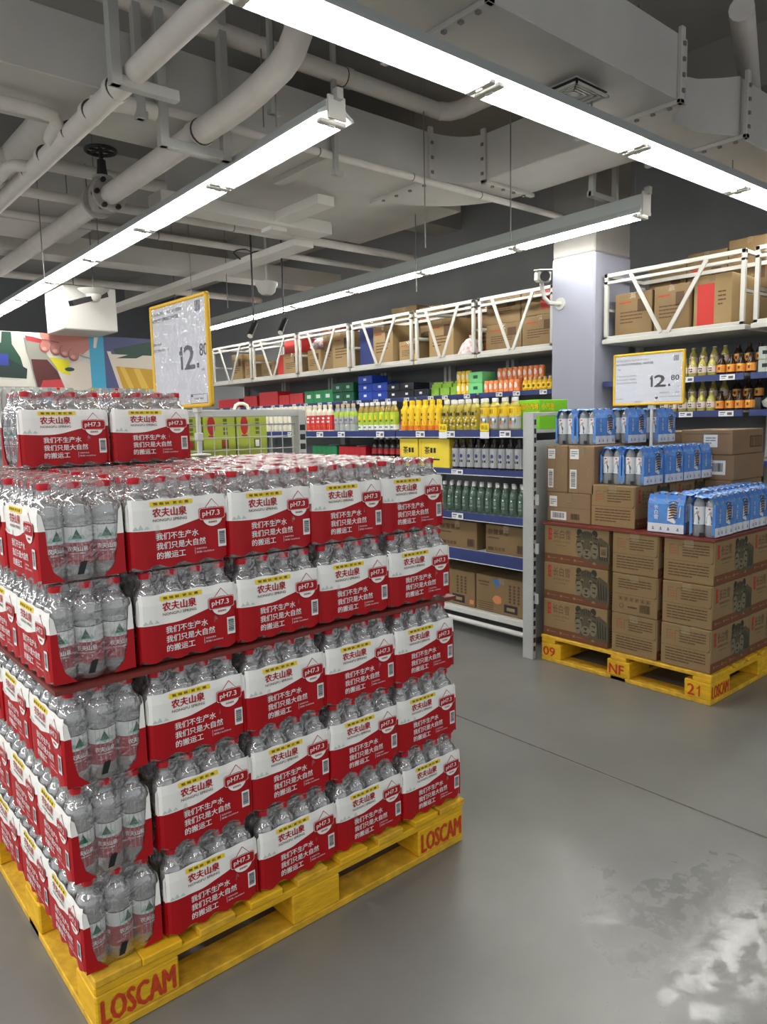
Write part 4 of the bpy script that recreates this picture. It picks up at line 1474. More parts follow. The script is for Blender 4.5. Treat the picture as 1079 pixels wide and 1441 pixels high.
def slots(m, x, y, z1, wx=.03):
    z = .05
    while z < z1 - .06:
        for dx in (.006,):
            m.box(x + dx, x + wx - .006, y - .0008, y + .002, z, z + .03, DARK_STEEL)
        z += .05


er = thing('end_rack', 'empty grey end rack with slotted post behind the tiger cartons', 'shelf rack', (0, 0, 0))
for x in (3.312, 4.50):
    m = MB(); slotted_post(m, x, 2.585, 1.42); slots(m, x, 2.585, 1.42); m.build('slotted_post', er)
m = MB(); m.box(3.342, 4.50, 2.615, 2.645, 1.40, 1.42, WHITE_PAINT, .002); m.build('top_rail', er)
m = MB(); m.box(3.342, 4.50, 2.64, 2.655, .1, 1.26, GREY_STEEL); m.build('back_panel', er)
m = MB()
for z in (.33, .62, .90):
    m.box(3.326, 3.336, 2.56, 2.586, z, z + .06, GREY_STEEL, .002)
m.build('shelf_hook', er)

wr = thing('wire_rack', 'grey end rack with a white top rail and wire mesh back, behind the water stack', 'shelf rack', (0, 0, 0))
for x in (1.33, 2.205):
    m = MB(); slotted_post(m, x, 3.26, 1.455, .045, .075); slots(m, x, 3.26, 1.455, .045); m.build('slotted_post', wr)
m = MB(); m.box(1.33, 2.235, 3.262, 3.29, 1.425, 1.46, GREY_STEEL, .002); m.build('top_rail', wr)
m = MB()
for k in range(13):
    x = 1.40 + k * .066
    m.rod((x, 3.30, .3), (x, 3.30, 1.39), .0028, GREY_STEEL, 6)
for k in range(15):
    z = 1.385 - k * .062
    m.rod((1.35, 3.297, z), (2.21, 3.297, z), .0028 if k else .0045, GREY_STEEL, 6)
m.build('wire_mesh', wr)
m = MB(); m.box(1.375, 2.2, 3.32, 3.75, 1.20, 1.225, GREY_STEEL); m.build('shelf', wr)
m = MB(); m.box(1.375, 2.2, 3.31, 3.75, .08, .11, GREY_STEEL); m.build('base_shelf', wr)

GIFT = mat('lime_gift_box', S(164, 176, 60), 0.5, var=0.06, scale=9)
GIFT_R = mat('gift_red_seal', S(170, 34, 30), 0.5)
GIFT_D = mat('gift_dark_print', S(92, 98, 36), 0.6)
for k, x in enumerate((1.545, 1.735, 1.925)):
    t = thing('gift_box', 'lime gift carton with red oval seal behind the wire mesh, %s' % ['nearest the tall price sign', 'in the middle', 'with a white carry handle'][k], 'gift box', (x, 3.42, 1.226), 0, 'lime gift cartons')
    m = MB(); m.box(0, .182, 0, .2, 0, .235, GIFT, .003)
    M = face_M((0, -.0006, 0), (1, 0, 0))
    m.flat([(.045 + .022 * math.cos(a), .158 + .05 * math.sin(a)) for a in [j * PI / 8 for j in range(16)]], GIFT_R, M)
    m.rect(.028, .062, .10, .108, GIFT_R, M)
    for j in range(4):
        m.rect(.112, .135, .11 + j * .022, .126 + j * .022, GIFT_D, M)
    m.rect(.10, .14, .04, .085, GIFT_D, M)
    m.rect(.108, .132, .045, .08, STICK, lift(M, .0005)) if k == 2 else m.rect(.108, .132, .045, .08, GIFT_R, lift(M, .0005))
    m.build('box_body', t)
    if k == 2:
        m = MB(); m.tube([(.045, .1, .234), (.055, .1, .262), (.075, .1, .272), (.105, .1, .272), (.125, .1, .262), (.135, .1, .234)], .009, WHITE, 8); m.build('carry_handle', t, SM)

# ------------------------------------------------------------------ low drink shelves along the aisle
NX, NY = 3.45, 2.74
BAYS = [2.74, 3.90, 5.06, 6.22, 7.38]
NZ = [1.32, 1.073, .791, .549]
SHG = mat('shelf_steel', S(190, 192, 190), 0.4, var=0.03)
PERF = mat('shelf_back', S(122, 124, 126), 0.6)
TAGW = mat('shelf_price_tag', S(232, 234, 238), 0.45)
KICK = mat('kick_rail', S(206, 206, 202), 0.35)


def tag_card(m, x, y, z, w=.085, h=.042, yellow=False):
    m.box(x - .004, x - .001, y - w / 2, y + w / 2, z, z + h, TAGW)
    M = face_M((x - .0045, y + w / 2, z), (0, -1, 0))
    m.rect(w * .08, w * .45, h * .6, h * .8, GREY_INK, M); m.rect(w * .08, w * .38, h * .3, h * .4, GREY_INK, M)
    m.rect(w * .58, w * .9, h * .25, h * .72, GREY_INK, M)


for b in range(4):
    y0, y1 = BAYS[b], BAYS[b + 1]
    u = thing('drink_shelf', 'low grey drinks shelving bay with blue price rails, %s from the slotted end post' % ['first', 'second', 'third', 'fourth'][b], 'shelf rack', (NX, y0, 0), 0, 'low shelving bays')
    Wd = y1 - y0
    m = MB(); m.box(.46, .48, 0.005, Wd - .005, .08, 1.36, PERF); m.build('back_panel', u)
    for yy in (.0, Wd - .03):
        m = MB(); m.box(.42, .46, yy, yy + .03, 0, 1.38, GREY_STEEL); m.build('upright', u)
    for z, th in zip(NZ, (.045, .036, .045, .073)):
        m = MB(); m.box(.01, .46, .004, Wd - .004, z - .02, z, SHG)
        s = m.build('shelf', u)
        m = MB(); m.box(0, .012, .004, Wd - .004, z - th, z + .004, BLUE_STRIP, .002); m.box(-.003, 0, .004, Wd - .004, z - th, z - th + .004, TAGW); m.build('price_rail', s)
        m = MB()
        for yy in ((.16, .62, .9) if z > 1.2 else ((.56,) if b == 0 else (.3, .8)) if z > .6 else ()):
            tag_card(m, -.003, yy, z - th + .001, .10 if z < 1.2 else .085, th - .004)
        if m.v:
            m.build('price_tag', s)
    m = MB(); m.box(0, .46, .004, Wd - .004, .125, .162, KICK, .003); s = m.build('base_shelf', u)
    m = MB(); m.rod((-.012, 0.0, .086), (-.012, Wd, .086), .016, KICK, 10); m.build('bumper_rail', s, SM)
    for yy in (.03, Wd - .06):
        m = MB(); m.box(.06, .44, yy, yy + .03, 0, .125, PERF); m.build('base_foot', u)
t = thing('promo_card', 'yellow promotion card clipped over the price rail beneath the yellow juice bottles', 'price card', (NX - .008, 3.42, 1.278))
m = MB(); m.box(-.002, 0, -.035, .035, .035, .085, YELLOW); M = face_M((-.0025, .035, .035), (0, -1, 0)); m.text('新品', M, .026, INK, at=(.008, .012), fit=.052); m.build('card', t)
m = MB(); m.box(-.003, 0, -.036, .036, -.008, .033, TAGW); m.build('price_tag', t)
t2 = dup(t, (NX - .008, 3.06, 1.278), 0, 'yellow promotion card clipped over the price rail beneath the white-capped tea jars')


# ------------------------------------------------------------------ drinks
def bottle_meshes(prof, cap_r, cap_h, lab, body_m, cap_m, deco=None, n=12):
    """returns (body mesh, cap mesh, label mesh) for a bottle of revolution; lab = [(z0, z1, r, mat), ...]"""
    m = MB(); m.lathe(prof, n, body_m); b = m.mesh('bottle_body', math.radians(50))
    H = prof[-1][1]
    m = MB(); m.lathe([(cap_r, H - .004), (cap_r, H + cap_h - .002), (cap_r * .85, H + cap_h)], n, cap_m); c = m.mesh('bottle_cap', SM)
    m = MB()
    for z0, z1, r, mt in lab:
        m.lathe([(r, z0), (r, z1)], n + 4, mt, cap=False)
    if deco:
        deco(m)
    l = m.mesh('bottle_label', SM)
    return b, c, l


def drink(name, label, ms, loc, group, cat='bottle', rz=0.0):
    t = thing(name, label, cat, loc, rz, group)
    obj('bottle_body', ms[0], t)
    obj('cap', ms[1], t)
    obj('label', ms[2], t)
    return t


def facing(m, r, pts, mt, a0=PI, d=.0008):
    m.flat(pts, mt, fn=lambda x, y: ((r + d) * math.cos(a0 - x / r * -1 * -1), (r + d) * math.sin(a0 - x / r * -1 * -1), y))


def cyl_text(m, r, s, y, h, fit, mt, a0=PI, off=0.01, d=.001):
    # reads left to right for someone in front of angle a0
    m.text(s, None, h, mt, off=off, fit=fit, fn=lambda x, yy: ((r + d) * math.cos(a0 + x / r), (r + d) * math.sin(a0 + x / r), yy), at=(-fit / 2, y))


def cyl_marks(m, r, y, h, w, mt, n=3):
    # a line of small illegible print
    for k in range(n):
        x = -w / 2 + w * k / n
        m.flat([(x, y), (x + w / n * .7, y), (x + w / n * .7, y + h), (x, y + h)], mt, fn=lambda p, q: ((r + .001) * math.cos(PI + p / r), (r + .001) * math.sin(PI + p / r), q))


def cyl_blob(m, r, cx, cy, rx, ry, mt, a0=PI, d=.0007, n=10):
    m.flat([(cx + rx * math.cos(2 * PI * k / n), cy + ry * math.sin(2 * PI * k / n)) for k in range(n)], mt, fn=lambda x, y: ((r + d) * math.cos(a0 + x / r), (r + d) * math.sin(a0 + x / r), y))


P_STD = [(.026, 0), (.031, .006), (.031, .05), (.0295, .055), (.031, .06), (.031, .125), (.029, .145), (.020, .170), (.0135, .182), (.0135, .19)]
P_JAR = [(.030, 0), (.035, .006), (.035, .135), (.032, .152), (.022, .165), (.019, .168), (.019, .176)]
P_WAIST = [(.027, 0), (.031, .006), (.031, .06), (.026, .085), (.031, .11), (.030, .135), (.02, .165), (.014, .18), (.014, .188)]
D = lambda n, c, r=.25, **k: mat(n, c, r, **k)
CRM = D('cream_plastic', S(226, 220, 200))
PALEG = clear_mat('pale_clear_plastic', S(206, 212, 206), 0.5, 0.08, gloss=1.4)
TEA = D('amber_tea', S(150, 128, 40), 0.15)
JUI = D('orange_juice', S(232, 196, 44), 0.15)
YTEA = D('straw_tea', S(176, 160, 60), 0.15)
DARKB = D('dark_drink', S(40, 36, 36), 0.12)
GRNB = clear_mat('green_clear_plastic', S(82, 112, 92), 0.62, 0.07, gloss=1.5)
LIME = D('lime_label', S(176, 204, 60), 0.35)
YEL2 = D('sunny_yellow_label', S(238, 200, 30), 0.35)
REDL = D('bright_red_label', S(206, 28, 32), 0.35)
ORG = D('orange_print', S(226, 118, 30), 0.4)
WCAP = D('white_cap', S(232, 232, 230), 0.35)
TANC = D('tan_cap', S(200, 176, 130), 0.4)
GRLAB = D('silver_grey_label', S(168, 170, 174), 0.3)

MS_RED = bottle_meshes(P_STD, .0165, .022, [(.012, .128, .0314, REDL), (.128, .16, .0305, CRM)], CRM, CRM,
                       lambda m: (cyl_marks(m, .0314, .07, .016, .046, WHITE, 3), cyl_blob(m, .0314, 0, .045, .018, .012, ORG), cyl_blob(m, .0314, .01, .105, .012, .008, WHITE)))
MS_CLR = bottle_meshes(P_STD, .0155, .020, [(.062, .112, .0314, GRLAB), (.112, .148, .0312, LIME)], PALEG, TANC,
                       lambda m: (cyl_blob(m, .031, 0, .168, .009, .008, BLUE_D, d=-.006), cyl_marks(m, .0314, .08, .014, .04, GREY_INK, 3)))
MS_TEA = bottle_meshes(P_STD, .0165, .020, [(.010, .045, .0314, WHITE), (.045, .135, .0314, LIME)], TEA, WCAP,
                       lambda m: (cyl_blob(m, .0314, 0, .095, .014, .022, YELLOW), cyl_blob(m, .0314, .003, .075, .01, .008, GREEN), cyl_marks(m, .0314, .022, .013, .03, GREEN, 3)))
MS_YEL = bottle_meshes(P_WAIST, .016, .020, [(.105, .15, .0316, YEL2), (.035, .105, .0313, YEL2), (.006, .035, .0313, ORG)], JUI, YEL2,
                       lambda m: (cyl_blob(m, .0316, 0, .055, .022, .02, ORG), cyl_blob(m, .0316, -.006, .075, .009, .006, CARD_D, d=.0012), cyl_marks(m, .0316, .10, .018, .018, CARD_D, 1)))


def _jas(m):
    cyl_marks(m, .0353, .095, .02, .042, INK, 2)
    rr = random.Random(5)
    for k in range(10):
        cyl_blob(m, .0353, rr.uniform(-.03, .03), rr.uniform(.02, .085), .007, .006, YEL2 if k % 3 else WHITE, n=6)
    for k in range(7):
        cyl_blob(m, .0353, rr.uniform(-.03, .03), rr.uniform(.03, .13), .003, .008, INK, n=6, d=.001)


MS_JAS = bottle_meshes([(r * .9, z) for r, z in P_JAR], .0185, .022, [(.012, .14, .0318, YTEA)], YTEA, WCAP, lambda m: _jas(m))


def _jar(m):
    cyl_marks(m, .0353, .10, .028, .03, CARD_D, 1)
    cyl_blob(m, .0353, .004, .055, .024, .022, GREEN); cyl_blob(m, .0353, -.008, .045, .012, .012, ORG, d=.0014)
    cyl_blob(m, .0353, .012, .065, .009, .009, WHITE, d=.0014)


MS_JAR = bottle_meshes(P_JAR, .0205, .020, [(.012, .085, .0354, GRLAB), (.085, .14, .0354, YEL2), (.14, .1415, .0355, BLACK)], YTEA, WCAP, _jar)
MS_BLK = bottle_meshes([(r, z * .93) for r, z in P_STD], .015, .016, [(.014, .132, .0314, GRLAB), (.132, .136, .0312, INK)], DARKB, BLACK,
                       lambda m: (cyl_blob(m, .0314, 0, .085, .012, .013, BLUE_STRIP), cyl_marks(m, .0314, .045, .014, .034, INK, 2)))
MS_GRN = bottle_meshes([(r, z * .93) for r, z in P_STD], .0145, .018, [(.04, .108, .0312, D('dark_green_label', S(70, 98, 80), .3))], GRNB, WCAP,
                       lambda m: (cyl_text(m, .0313, '茶', .062, .024, .024, GRLAB), cyl_marks(m, .0313, .044, .010, .026, GRLAB, 3), cyl_blob(m, .0313, 0, .098, .006, .006, WHITE)))
MS_CRM = bottle_meshes(P_STD, .0165, .022, [(.02, .12, .0314, CRM)], CRM, CRM, lambda m: (cyl_blob(m, .0314, 0, .07, .012, .02, GRLAB),))


def row(name, labfmt, ms, ys, x, z, group, cat='bottle'):
    for k, y in enumerate(ys):
        drink(name, labfmt % (ORD[k] if k < 12 else 'next'), ms, (x, y, z), group, cat)


def span(a, b, n):
    return [a + (b - a) * (k + .5) / n for k in range(n)]


zt = NZ[0]
row('tea_jar', 'white-capped fruit tea jar on the upper blue shelf, %s from the green box', MS_JAR, span(2.83, 3.14, 4), 3.50, zt, 'fruit tea jars')
row('tea_bottle', 'yellow-black jasmine tea bottle, front row, %s from the fruit tea jars', MS_JAS, span(3.155, 3.47, 5), 3.50, zt, 'jasmine tea bottles')
row('juice_bottle', 'yellow waisted juice bottle, front row of the upper shelf, %s from the jasmine tea', MS_YEL, span(3.48, 3.88, 6), 3.50, zt, 'yellow juice bottles')
row('tea_bottle', 'lime-labelled white-capped tea bottle, %s from the yellow juice', MS_TEA, span(3.93, 4.36, 7), 3.50, zt, 'lime tea bottles')
row('soda_bottle', 'clear soda bottle with lime band, %s from the lime tea', MS_CLR, span(4.40, 4.66, 4), 3.50, zt, 'clear soda bottles')
row('date_drink_bottle', 'red-labelled cream-necked drink bottle by the wire rack, %s from the soda bottles', MS_RED, span(4.69, 5.04, 5), 3.50, zt, 'red drink bottles')
for r in range(3):
    row('yoghurt_bottle', 'plain cream yoghurt bottle seen over the wire mesh, %s' % ['front row', 'middle row', 'back row'][r] + ', %s from the red bottles', MS_CRM, span(5.10, 5.92, 11), 3.50 + r * .075, zt, 'cream bottles')
row('juice_bottle', 'yellow waisted juice bottle, back row of the upper shelf, %s from the jasmine tea', MS_YEL, span(3.48, 3.88, 6), 3.575, zt, 'yellow juice bottles')
row('tea_bottle', 'jasmine tea bottle behind the front row, %s from the fruit tea jars', MS_JAS, span(3.155, 3.47, 5), 3.575, zt, 'jasmine tea bottles')

GBOX = mat('bright_green_carton', S(122, 196, 36), 0.45)
t = thing('drink_carton', 'bright green yoghurt-soda carton with yellow lettering standing by the slotted post', 'drink carton', (3.60, 2.765, zt), 0.0)
m = MB(); m.box(0, .28, 0, .21, 0, .178, GBOX, .003)
M = face_M((-.0008, .21, 0), (0, -1, 0))
m.text('乳酸菌小汽泡', M, .040, INK, off=.05, fit=.20, at=(.005, .118)); m.text('乳酸菌小汽泡', lift(M, .0005), .038, YELLOW, off=.02, fit=.196, at=(.007, .119))
m.rect(.012, .075, .015, .085, D('pink_print', S(232, 160, 170), .4), M); m.flat([(.03 + .014 * math.cos(k), .05 + .02 * math.sin(k)) for k in [j * PI / 4 for j in range(8)]], WHITE, lift(M, .0006))
M = face_M((0, -.0008, 0), (1, 0, 0))
m.text('小汽泡', M, .04, YELLOW, off=.03, fit=.12, at=(.02, .118))
m.build('carton_body', t)

# second shelf
YBOX = mat('yellow_tea_carton', S(232, 206, 60), 0.5)
for k, (y0, y1) in enumerate(((3.70, 3.885), (3.40, 3.69))):
    t = thing('drink_carton', 'yellow fruit-tea carton on the second shelf, %s' % ['next to the shelf joint', 'next to the black bottles'][k], 'drink carton', (3.475, y0, NZ[1]), 0, 'yellow cartons')
    w = y1 - y0
    m = MB(); m.box(0, .25, 0, w, 0, .195, YBOX, .003)
    M = face_M((-.0008, w, 0), (0, -1, 0))
    m.text('茶', M, .05, INK, off=.02, at=(w * .2, .09)); [m.rect(w * .2 + .056 + k * .03, w * .2 + .078 + k * .03, .098, .132, INK, M) for k in range(2)]; m.rect(w * .3, w * .7, .05, .06, INK, M); m.rect(w * .08, w * .09, .02, .18, ORG, M)
    m.build('carton_body', t)
row('soda_bottle', 'dark drink bottle with silver label on the second shelf, %s from the slotted post', MS_BLK, span(2.80, 3.385, 9), 3.50, NZ[1], 'dark drink bottles')
CANG = mat('green_can_pack', S(34, 120, 74), 0.4)
CANR = mat('red_can_pack', S(176, 30, 40), 0.4)


def can_pack(label, loc, size, mt, group, cols=4, text=None, tm=None, name='can_pack', front='x', ink=None):
    t = thing(name, label, 'drink pack', loc, 0, group)
    sx, sy, sz = size
    m = MB(); m.box(0, sx, 0, sy, 0, sz, mt, .004)
    M = face_M((-.0008, sy, 0), (0, -1, 0))
    for k in range(1, cols):
        m.rect(sy * k / cols - .001, sy * k / cols + .001, .004, sz - .004, ink or INK, M)
    if text:
        for k in range(max(1, cols // 2)):
            c = sy * (k + .5) / max(1, cols // 2)
            m.rect(c - sz * .28, c + sz * .28, sz * .38, sz * .68, tm or WHITE, lift(M, .0003)) if text == '#' else m.text(text, lift(M, .0004), sz * .34, tm or WHITE, at=(c, sz * .36), align='c', off=.01)
    m.build('pack_body', t)
    m = MB(); m.box(.01, sx - .01, .01, sy - .01, sz, sz + .002, D('pack_top_card', S(196, 196, 192), .5)) if sz > .2 else m.box(sx * .3, sx * .7, sy * .46, sy * .54, sz - .001, sz + .003, WHITE); m.build('carry_strap', t)
    return t


can_pack('green shrink pack of cans on the second shelf by the wire rack', (3.50, 4.66, NZ[1]), (.2, .33, .135), CANG, 'shelf can packs', 5)
can_pack('red shrink pack of cans on the second shelf next to the green cans', (3.50, 4.30, NZ[1]), (.2, .33, .13), CANR, 'shelf can packs', 5)
row('cola_bottle', 'dark cola bottle behind the yellow cartons on the second shelf, %s from the joint', bottle_meshes(P_STD, .015, .018, [(.08, .12, .0314, CANR)], DARKB, WCAP), span(3.93, 4.27, 5), 3.55, NZ[1], 'cola bottles')

# third shelf, fourth shelf and base
row('tea_bottle', 'dark green tea bottle, front row of the third shelf, %s from the slotted post', MS_GRN, span(2.775, 3.50, 11), 3.50, NZ[2], 'green tea bottles')
row('tea_bottle', 'dark green tea bottle, back row of the third shelf, %s from the slotted post', MS_GRN, span(2.775, 3.50, 11), 3.575, NZ[2], 'green tea bottles')


def big_carton(label, loc, size, fn, group, cat='cardboard box', mt=None, tape=True):
    t = thing('carton', label, cat, loc, 0, group)
    sx, sy, sz = size
    m = MB(); m.box(0, sx, 0, sy, 0, sz, mt or CARD, .004)
    if fn:
        fn(m, face_M((-.0008, sy, 0), (0, -1, 0)), sy, sz)
    m.build('carton_body', t)
    if tape:
        m = MB(); m.box(-.001, sx + .001, sy / 2 - .022, sy / 2 + .022, sz - .045, sz + .0008, PTAPE); m.build('packing_tape', t)
    return t


def naixue(m, M, w, h):
    m.text('奈雪果茶', M, h * .20, CARD_D, off=.03, fit=w * .52, at=(w * .06, h * .66)); m.rect(w * .06, w * .34, h * .53, h * .57, CARD_D, M)
    m.rect(w * .06, w * .2, h * .1, h * .22, CARD_D, M); m.text('乌龙茶', M, h * .13, CARD_D, off=.03, fit=w * .26, at=(w * .22, h * .1)); bars(m, M, w * .76, h * .1, w * .18, h * .28, CARD_D, 3)


big_carton('brown fruit-tea carton with dark lettering on the fourth shelf, nearest the slotted post', (3.49, 2.765, NZ[3]), (.36, .335, .18), naixue, 'shelf cartons')
big_carton('brown fruit-tea carton with dark lettering on the fourth shelf, nearer the red water stack', (3.49, 3.175, NZ[3]), (.36, .345, .18), naixue, 'shelf cartons')
CBL = mat('carton_blue_flash', S(44, 104, 168), 0.6)
COR = mat('carton_orange_blot', S(206, 128, 82), 0.7)


def basebox(m, M, w, h):
    m.flat([(w * .32, h * .93), (w * .52, h * .93), (w * .42, h * .70)], CBL, M)
    m.flat([(w * .42 + w * .08 * math.cos(k) * (1 + .2 * (j % 2)), h * .38 + h * .12 * math.sin(k)) for j, k in enumerate([j * PI / 5 for j in range(10)])], COR, M)
    m.rect(w * .05, w * .27, h * .80, h * .84, CARD_D, M); m.rect(w * .08, w * .25, h * .72, h * .75, CARD_D, M)
    for k in range(3):
        for j in range(6):
            m.rect(w * (.64 + .08 * k), w * (.68 + .08 * k), h * (.36 + .085 * j), h * (.42 + .085 * j), CARD_D, M)
    m.rect(w * .55, w * .80, h * .08, h * .30, INK, M); m.rect(w * .60, w * .75, h * .14, h * .23, CARD_L, lift(M, .0005))
    for j in range(4):
        m.rect(w * .05, w * .35, h * (.07 + .06 * j), h * (.09 + .06 * j), CARD_D, M)
    m.rect(w * .9, w * .98, h * .1, h * .22, COR, M)


big_carton('brown carton with blue triangle flash on the base shelf, nearest the slotted post', (3.49, 2.755, .163), (.4, .43, .235), basebox, 'base shelf cartons')
big_carton('brown carton with blue triangle flash on the base shelf, nearer the red water stack', (3.49, 3.195, .163), (.4, .45, .235), basebox, 'base shelf cartons')

# ------------------------------------------------------------------ tall shelving with stock cages along the wall
FX = 5.5
CAGES = [(1.15, 2.36), (2.40, 3.57), (4.06, 4.97), (5.00, 5.87), (5.90, 6.97), (7.00, 8.07), (8.10, 9.22), (9.25, 10.4)]
CN = ['at the frame edge beyond the column', 'beside the column towards the price sign', 'first past the column', 'second past the column', 'third past the column', 'fourth past the column', 'fifth past the column', 'farthest from the column']
ZB, ZTOP = 1.965, 2.555
FBACK = mat('tall_shelf_back', S(112, 113, 115), 0.7)
for k, (y0, y1) in enumerate(CAGES):
    w = y1 - y0
    u = thing('tall_shelving', 'tall grey shelving bay under a white stock cage, %s' % CN[k], 'shelf rack', (FX, y0, 0), 0, 'tall shelving bays')
    m = MB(); m.box(.58, .60, 0, w, .05, 2.0, FBACK); m.build('back_panel', u)
    for yy in (.0, w - .04):
        m = MB(); m.box(.50, .58, yy, yy + .04, 0, 2.5, GREY_STEEL, .002)
        m.build('upright', u)
    right = k < 2
    for z in ((1.68, 1.415, 1.05) if right else (1.648, 1.24, .85)):
        m = MB(); m.box(.01, .58, .003, w - .003, z - .015, z, SHG); s = m.build('shelf', u)
        m = MB(); m.box(0, .012, .003, w - .003, z - .045, z + .002, BLUE_STRIP, .002); m.build('price_rail', s)
        m = MB()
        for i in range(int(w / .26)):
            tag_card(m, -.002, .12 + i * .26 + (.05 if i % 2 else 0), z - .043, .11 if right else .08, .04)
        m.build('price_tag', s)
    c = MB(); c.box(-.02, 1.06, 0, w, ZB + .024, ZB + .06, WHITE_PAINT, .003); cg = c.build('cage_deck', u)
    m = MB()
    b = .032
    fy0, fy1 = .012, w - .012
    for q in ((fy0, fy1, ZTOP - b, ZTOP), (fy0, fy1, ZTOP - .085, ZTOP - .06), (fy0, fy0 + b, ZB + .06, ZTOP), (fy1 - b, fy1, ZB + .06, ZTOP), (fy0, fy1, ZB + .05, ZB + .085)):
        m.box(-.015, .015, q[0], q[1], q[2], q[3], WHITE_PAINT, .003)
    for yy in (fy0, fy1 - b):
        m.box(.0, .57, yy, yy + .025, ZTOP - .03, ZTOP - .005, WHITE_PAINT); m.box(.0, .57, yy, yy + .025, ZTOP - .3, ZTOP - .28, WHITE_PAINT)
    m.box(.55, .57, fy0, fy1, ZTOP - .03, ZTOP, WHITE_PAINT)
    m.build('cage_frame', u)
    for (ya, yb) in ((.78, .55), (.25, .50)):
        m = MB(); m.bar((-.022, w * ya, ZTOP - .03), (-.022, w * yb, ZB + .07), .012, .03, WHITE_PAINT); m.build('brace', u)

REDB = mat('red_carton', S(186, 44, 40), 0.6)
NAVY = mat('navy_panel', S(42, 54, 112), 0.6)
CBAG = clear_mat('clear_bag', S(200, 150, 150), 0.45, 0.12, bump=0.6, bscale=30)


def lines_only(seed):
    def f(m, M, w, h):
        print_lines(m, M, w * .15, h * .3, w * .6, h * .3, 4, CARD_D, seed)
        m.rect(w * .62, w * .86, h * .56, h * .84, CARD_D, M)
        m.rect(w * .12, w * .45, h * .78, h * .81, SEAL_RED, M)
    return f


cz = ZB + .062
CB = [  # y0, width, height, x offset, depth, material, label
    (4.09, .40, .30, .08, .42, CARD, 'plain brown carton low in the first cage past the column, nearest the column'),
    (4.50, .44, .27, .08, .42, CARD, 'plain brown carton low in the first cage past the column, far half'),
    (5.40, .36, .42, .10, .4, CARD_L, 'tall brown carton in the second cage past the column'),
    (5.94, .30, .24, .10, .4, CARD_L, 'small pale carton with a yellow tag in the third cage past the column'),
    (6.30, .34, .44, .06, .44, CARD_L, 'open-topped brown carton in the third cage past the column'),
    (7.10, .38, .46, .10, .42, CARD_L, 'tall pale carton in the fourth cage past the column, nearer end'),
    (7.50, .20, .46, .12, .4, CARD, 'narrow pale carton in the fourth cage past the column'),
    (7.74, .28, .30, .10, .4, CARD_L, 'short carton under a pink bag in the fourth cage past the column'),
    (8.18, .42, .30, .10, .42, CARD_L, 'pale carton below a red box in the fifth cage past the column'),
    (8.85, .32, .22, .10, .4, CARD, 'low brown carton in the fifth cage past the column'),
    (9.35, .28, .28, .10, .4, CARD_L, 'low carton in the farthest cage, nearer end'),
    (9.70, .30, .40, .10, .4, CARD_L, 'taller carton in the farthest cage'),
    (3.17, .33, .36, .06, .42, CARD, 'brown carton in the cage beside the column, nearest the column'),
    (2.86, .29, .37, .06, .42, CARD, 'brown carton in the cage beside the column, second from the column'),
    (2.55, .29, .40, .09, .42, CARD_L, 'brown carton with a red panel in the cage beside the column'),
    (1.86, .42, .43, .05, .42, CARD_L, 'pale carton just beyond the cage upright at the frame edge'),
]
for i, (y0, w, h, dx, dp, mt, lab) in enumerate(CB):
    fn = lines_only(i)
    if 'red panel' in lab:
        fn = lambda m, M, w, h: (m.rect(w * .1, w * .55, h * .05, h * .85, REDB, M), print_lines(m, M, w * .65, h * .4, w * .2, h * .3, 4, CARD_D, 3))
    big_carton(lab, (FX + dx, y0, cz), (dp, w, h), fn, 'cartons in the stock cages', mt=mt)
big_carton('red-panelled carton stacked on top in the first cage past the column', (FX + .09, 4.09, cz + .302), (.4, .42, .25), lambda m, M, w, h: m.rect(w * .55, w * .95, h * .2, h * .9, REDB, M), 'cartons in the stock cages')
big_carton('brown carton stacked on top in the first cage past the column, far half', (FX + .09, 4.52, cz + .272), (.4, .42, .27), lines_only(3), 'cartons in the stock cages')
for k in range(4):
    big_carton('tall carton in the back row of the cage beside the column, %s from it' % ORD[k], (FX + .61, 3.18 - k * .345, cz + .0), (.40, .335, .64 + .05 * k), lines_only(k * 2 + 1), 'cartons in the stock cages')
big_carton('larger dark carton rising above the third cage past the column', (FX + .62, 6.50, cz), (.36, .45, 0.73), lines_only(2), 'cartons behind the cages')
big_carton('smaller dark carton rising above the third cage past the column', (FX + .62, 6.05, cz), (.36, .40, 0.68), lines_only(4), 'cartons behind the cages')
big_carton('brown carton rising behind the fourth cage past the column', (FX + .62, 7.10, cz), (.36, .45, 0.66), lines_only(6), 'cartons behind the cages')
big_carton('red brown carton rising behind the fifth cage past the column', (FX + .62, 8.0, cz), (.36, .45, 0.66), lines_only(8), 'cartons behind the cages', mt=mat('dull_red_carton', S(120, 62, 52), .7))
big_carton('brown carton rising behind the second cage past the column', (FX + .62, 5.1, cz), (.36, .6, 0.56), lines_only(8), 'cartons behind the cages')
big_carton('red carton on a pale one in the fifth cage past the column', (FX + .11, 8.20, cz + .302), (.38, .38, .18), None, 'red cartons in the cages', mt=REDB, tape=False)
big_carton('red carton standing on the deck of the fifth cage past the column', (FX + .12, 8.62, cz), (.3, .16, .3), None, 'red cartons in the cages', mt=REDB, tape=False)
t = thing('display_board', 'navy blue board leaning in the third cage past the column', 'board', (FX + .1, 6.66, cz))
m = MB(); m.box(0, .03, 0, .28, 0, .46, NAVY, .003); m.build('panel', t); m = MB(); m.box(-.004, .034, -.004, .284, .455, .468, WHITE_PAINT); m.build('top_edge', t)
m = MB(); m.box(0, .003, 0, .06, 0, .07, YELLOW); t = m.build('carton_tag', None, loc=(FX + .094, 5.92, cz + .02)); tag(t, 'yellow tag on the small carton in the third cage past the column', 'tag')


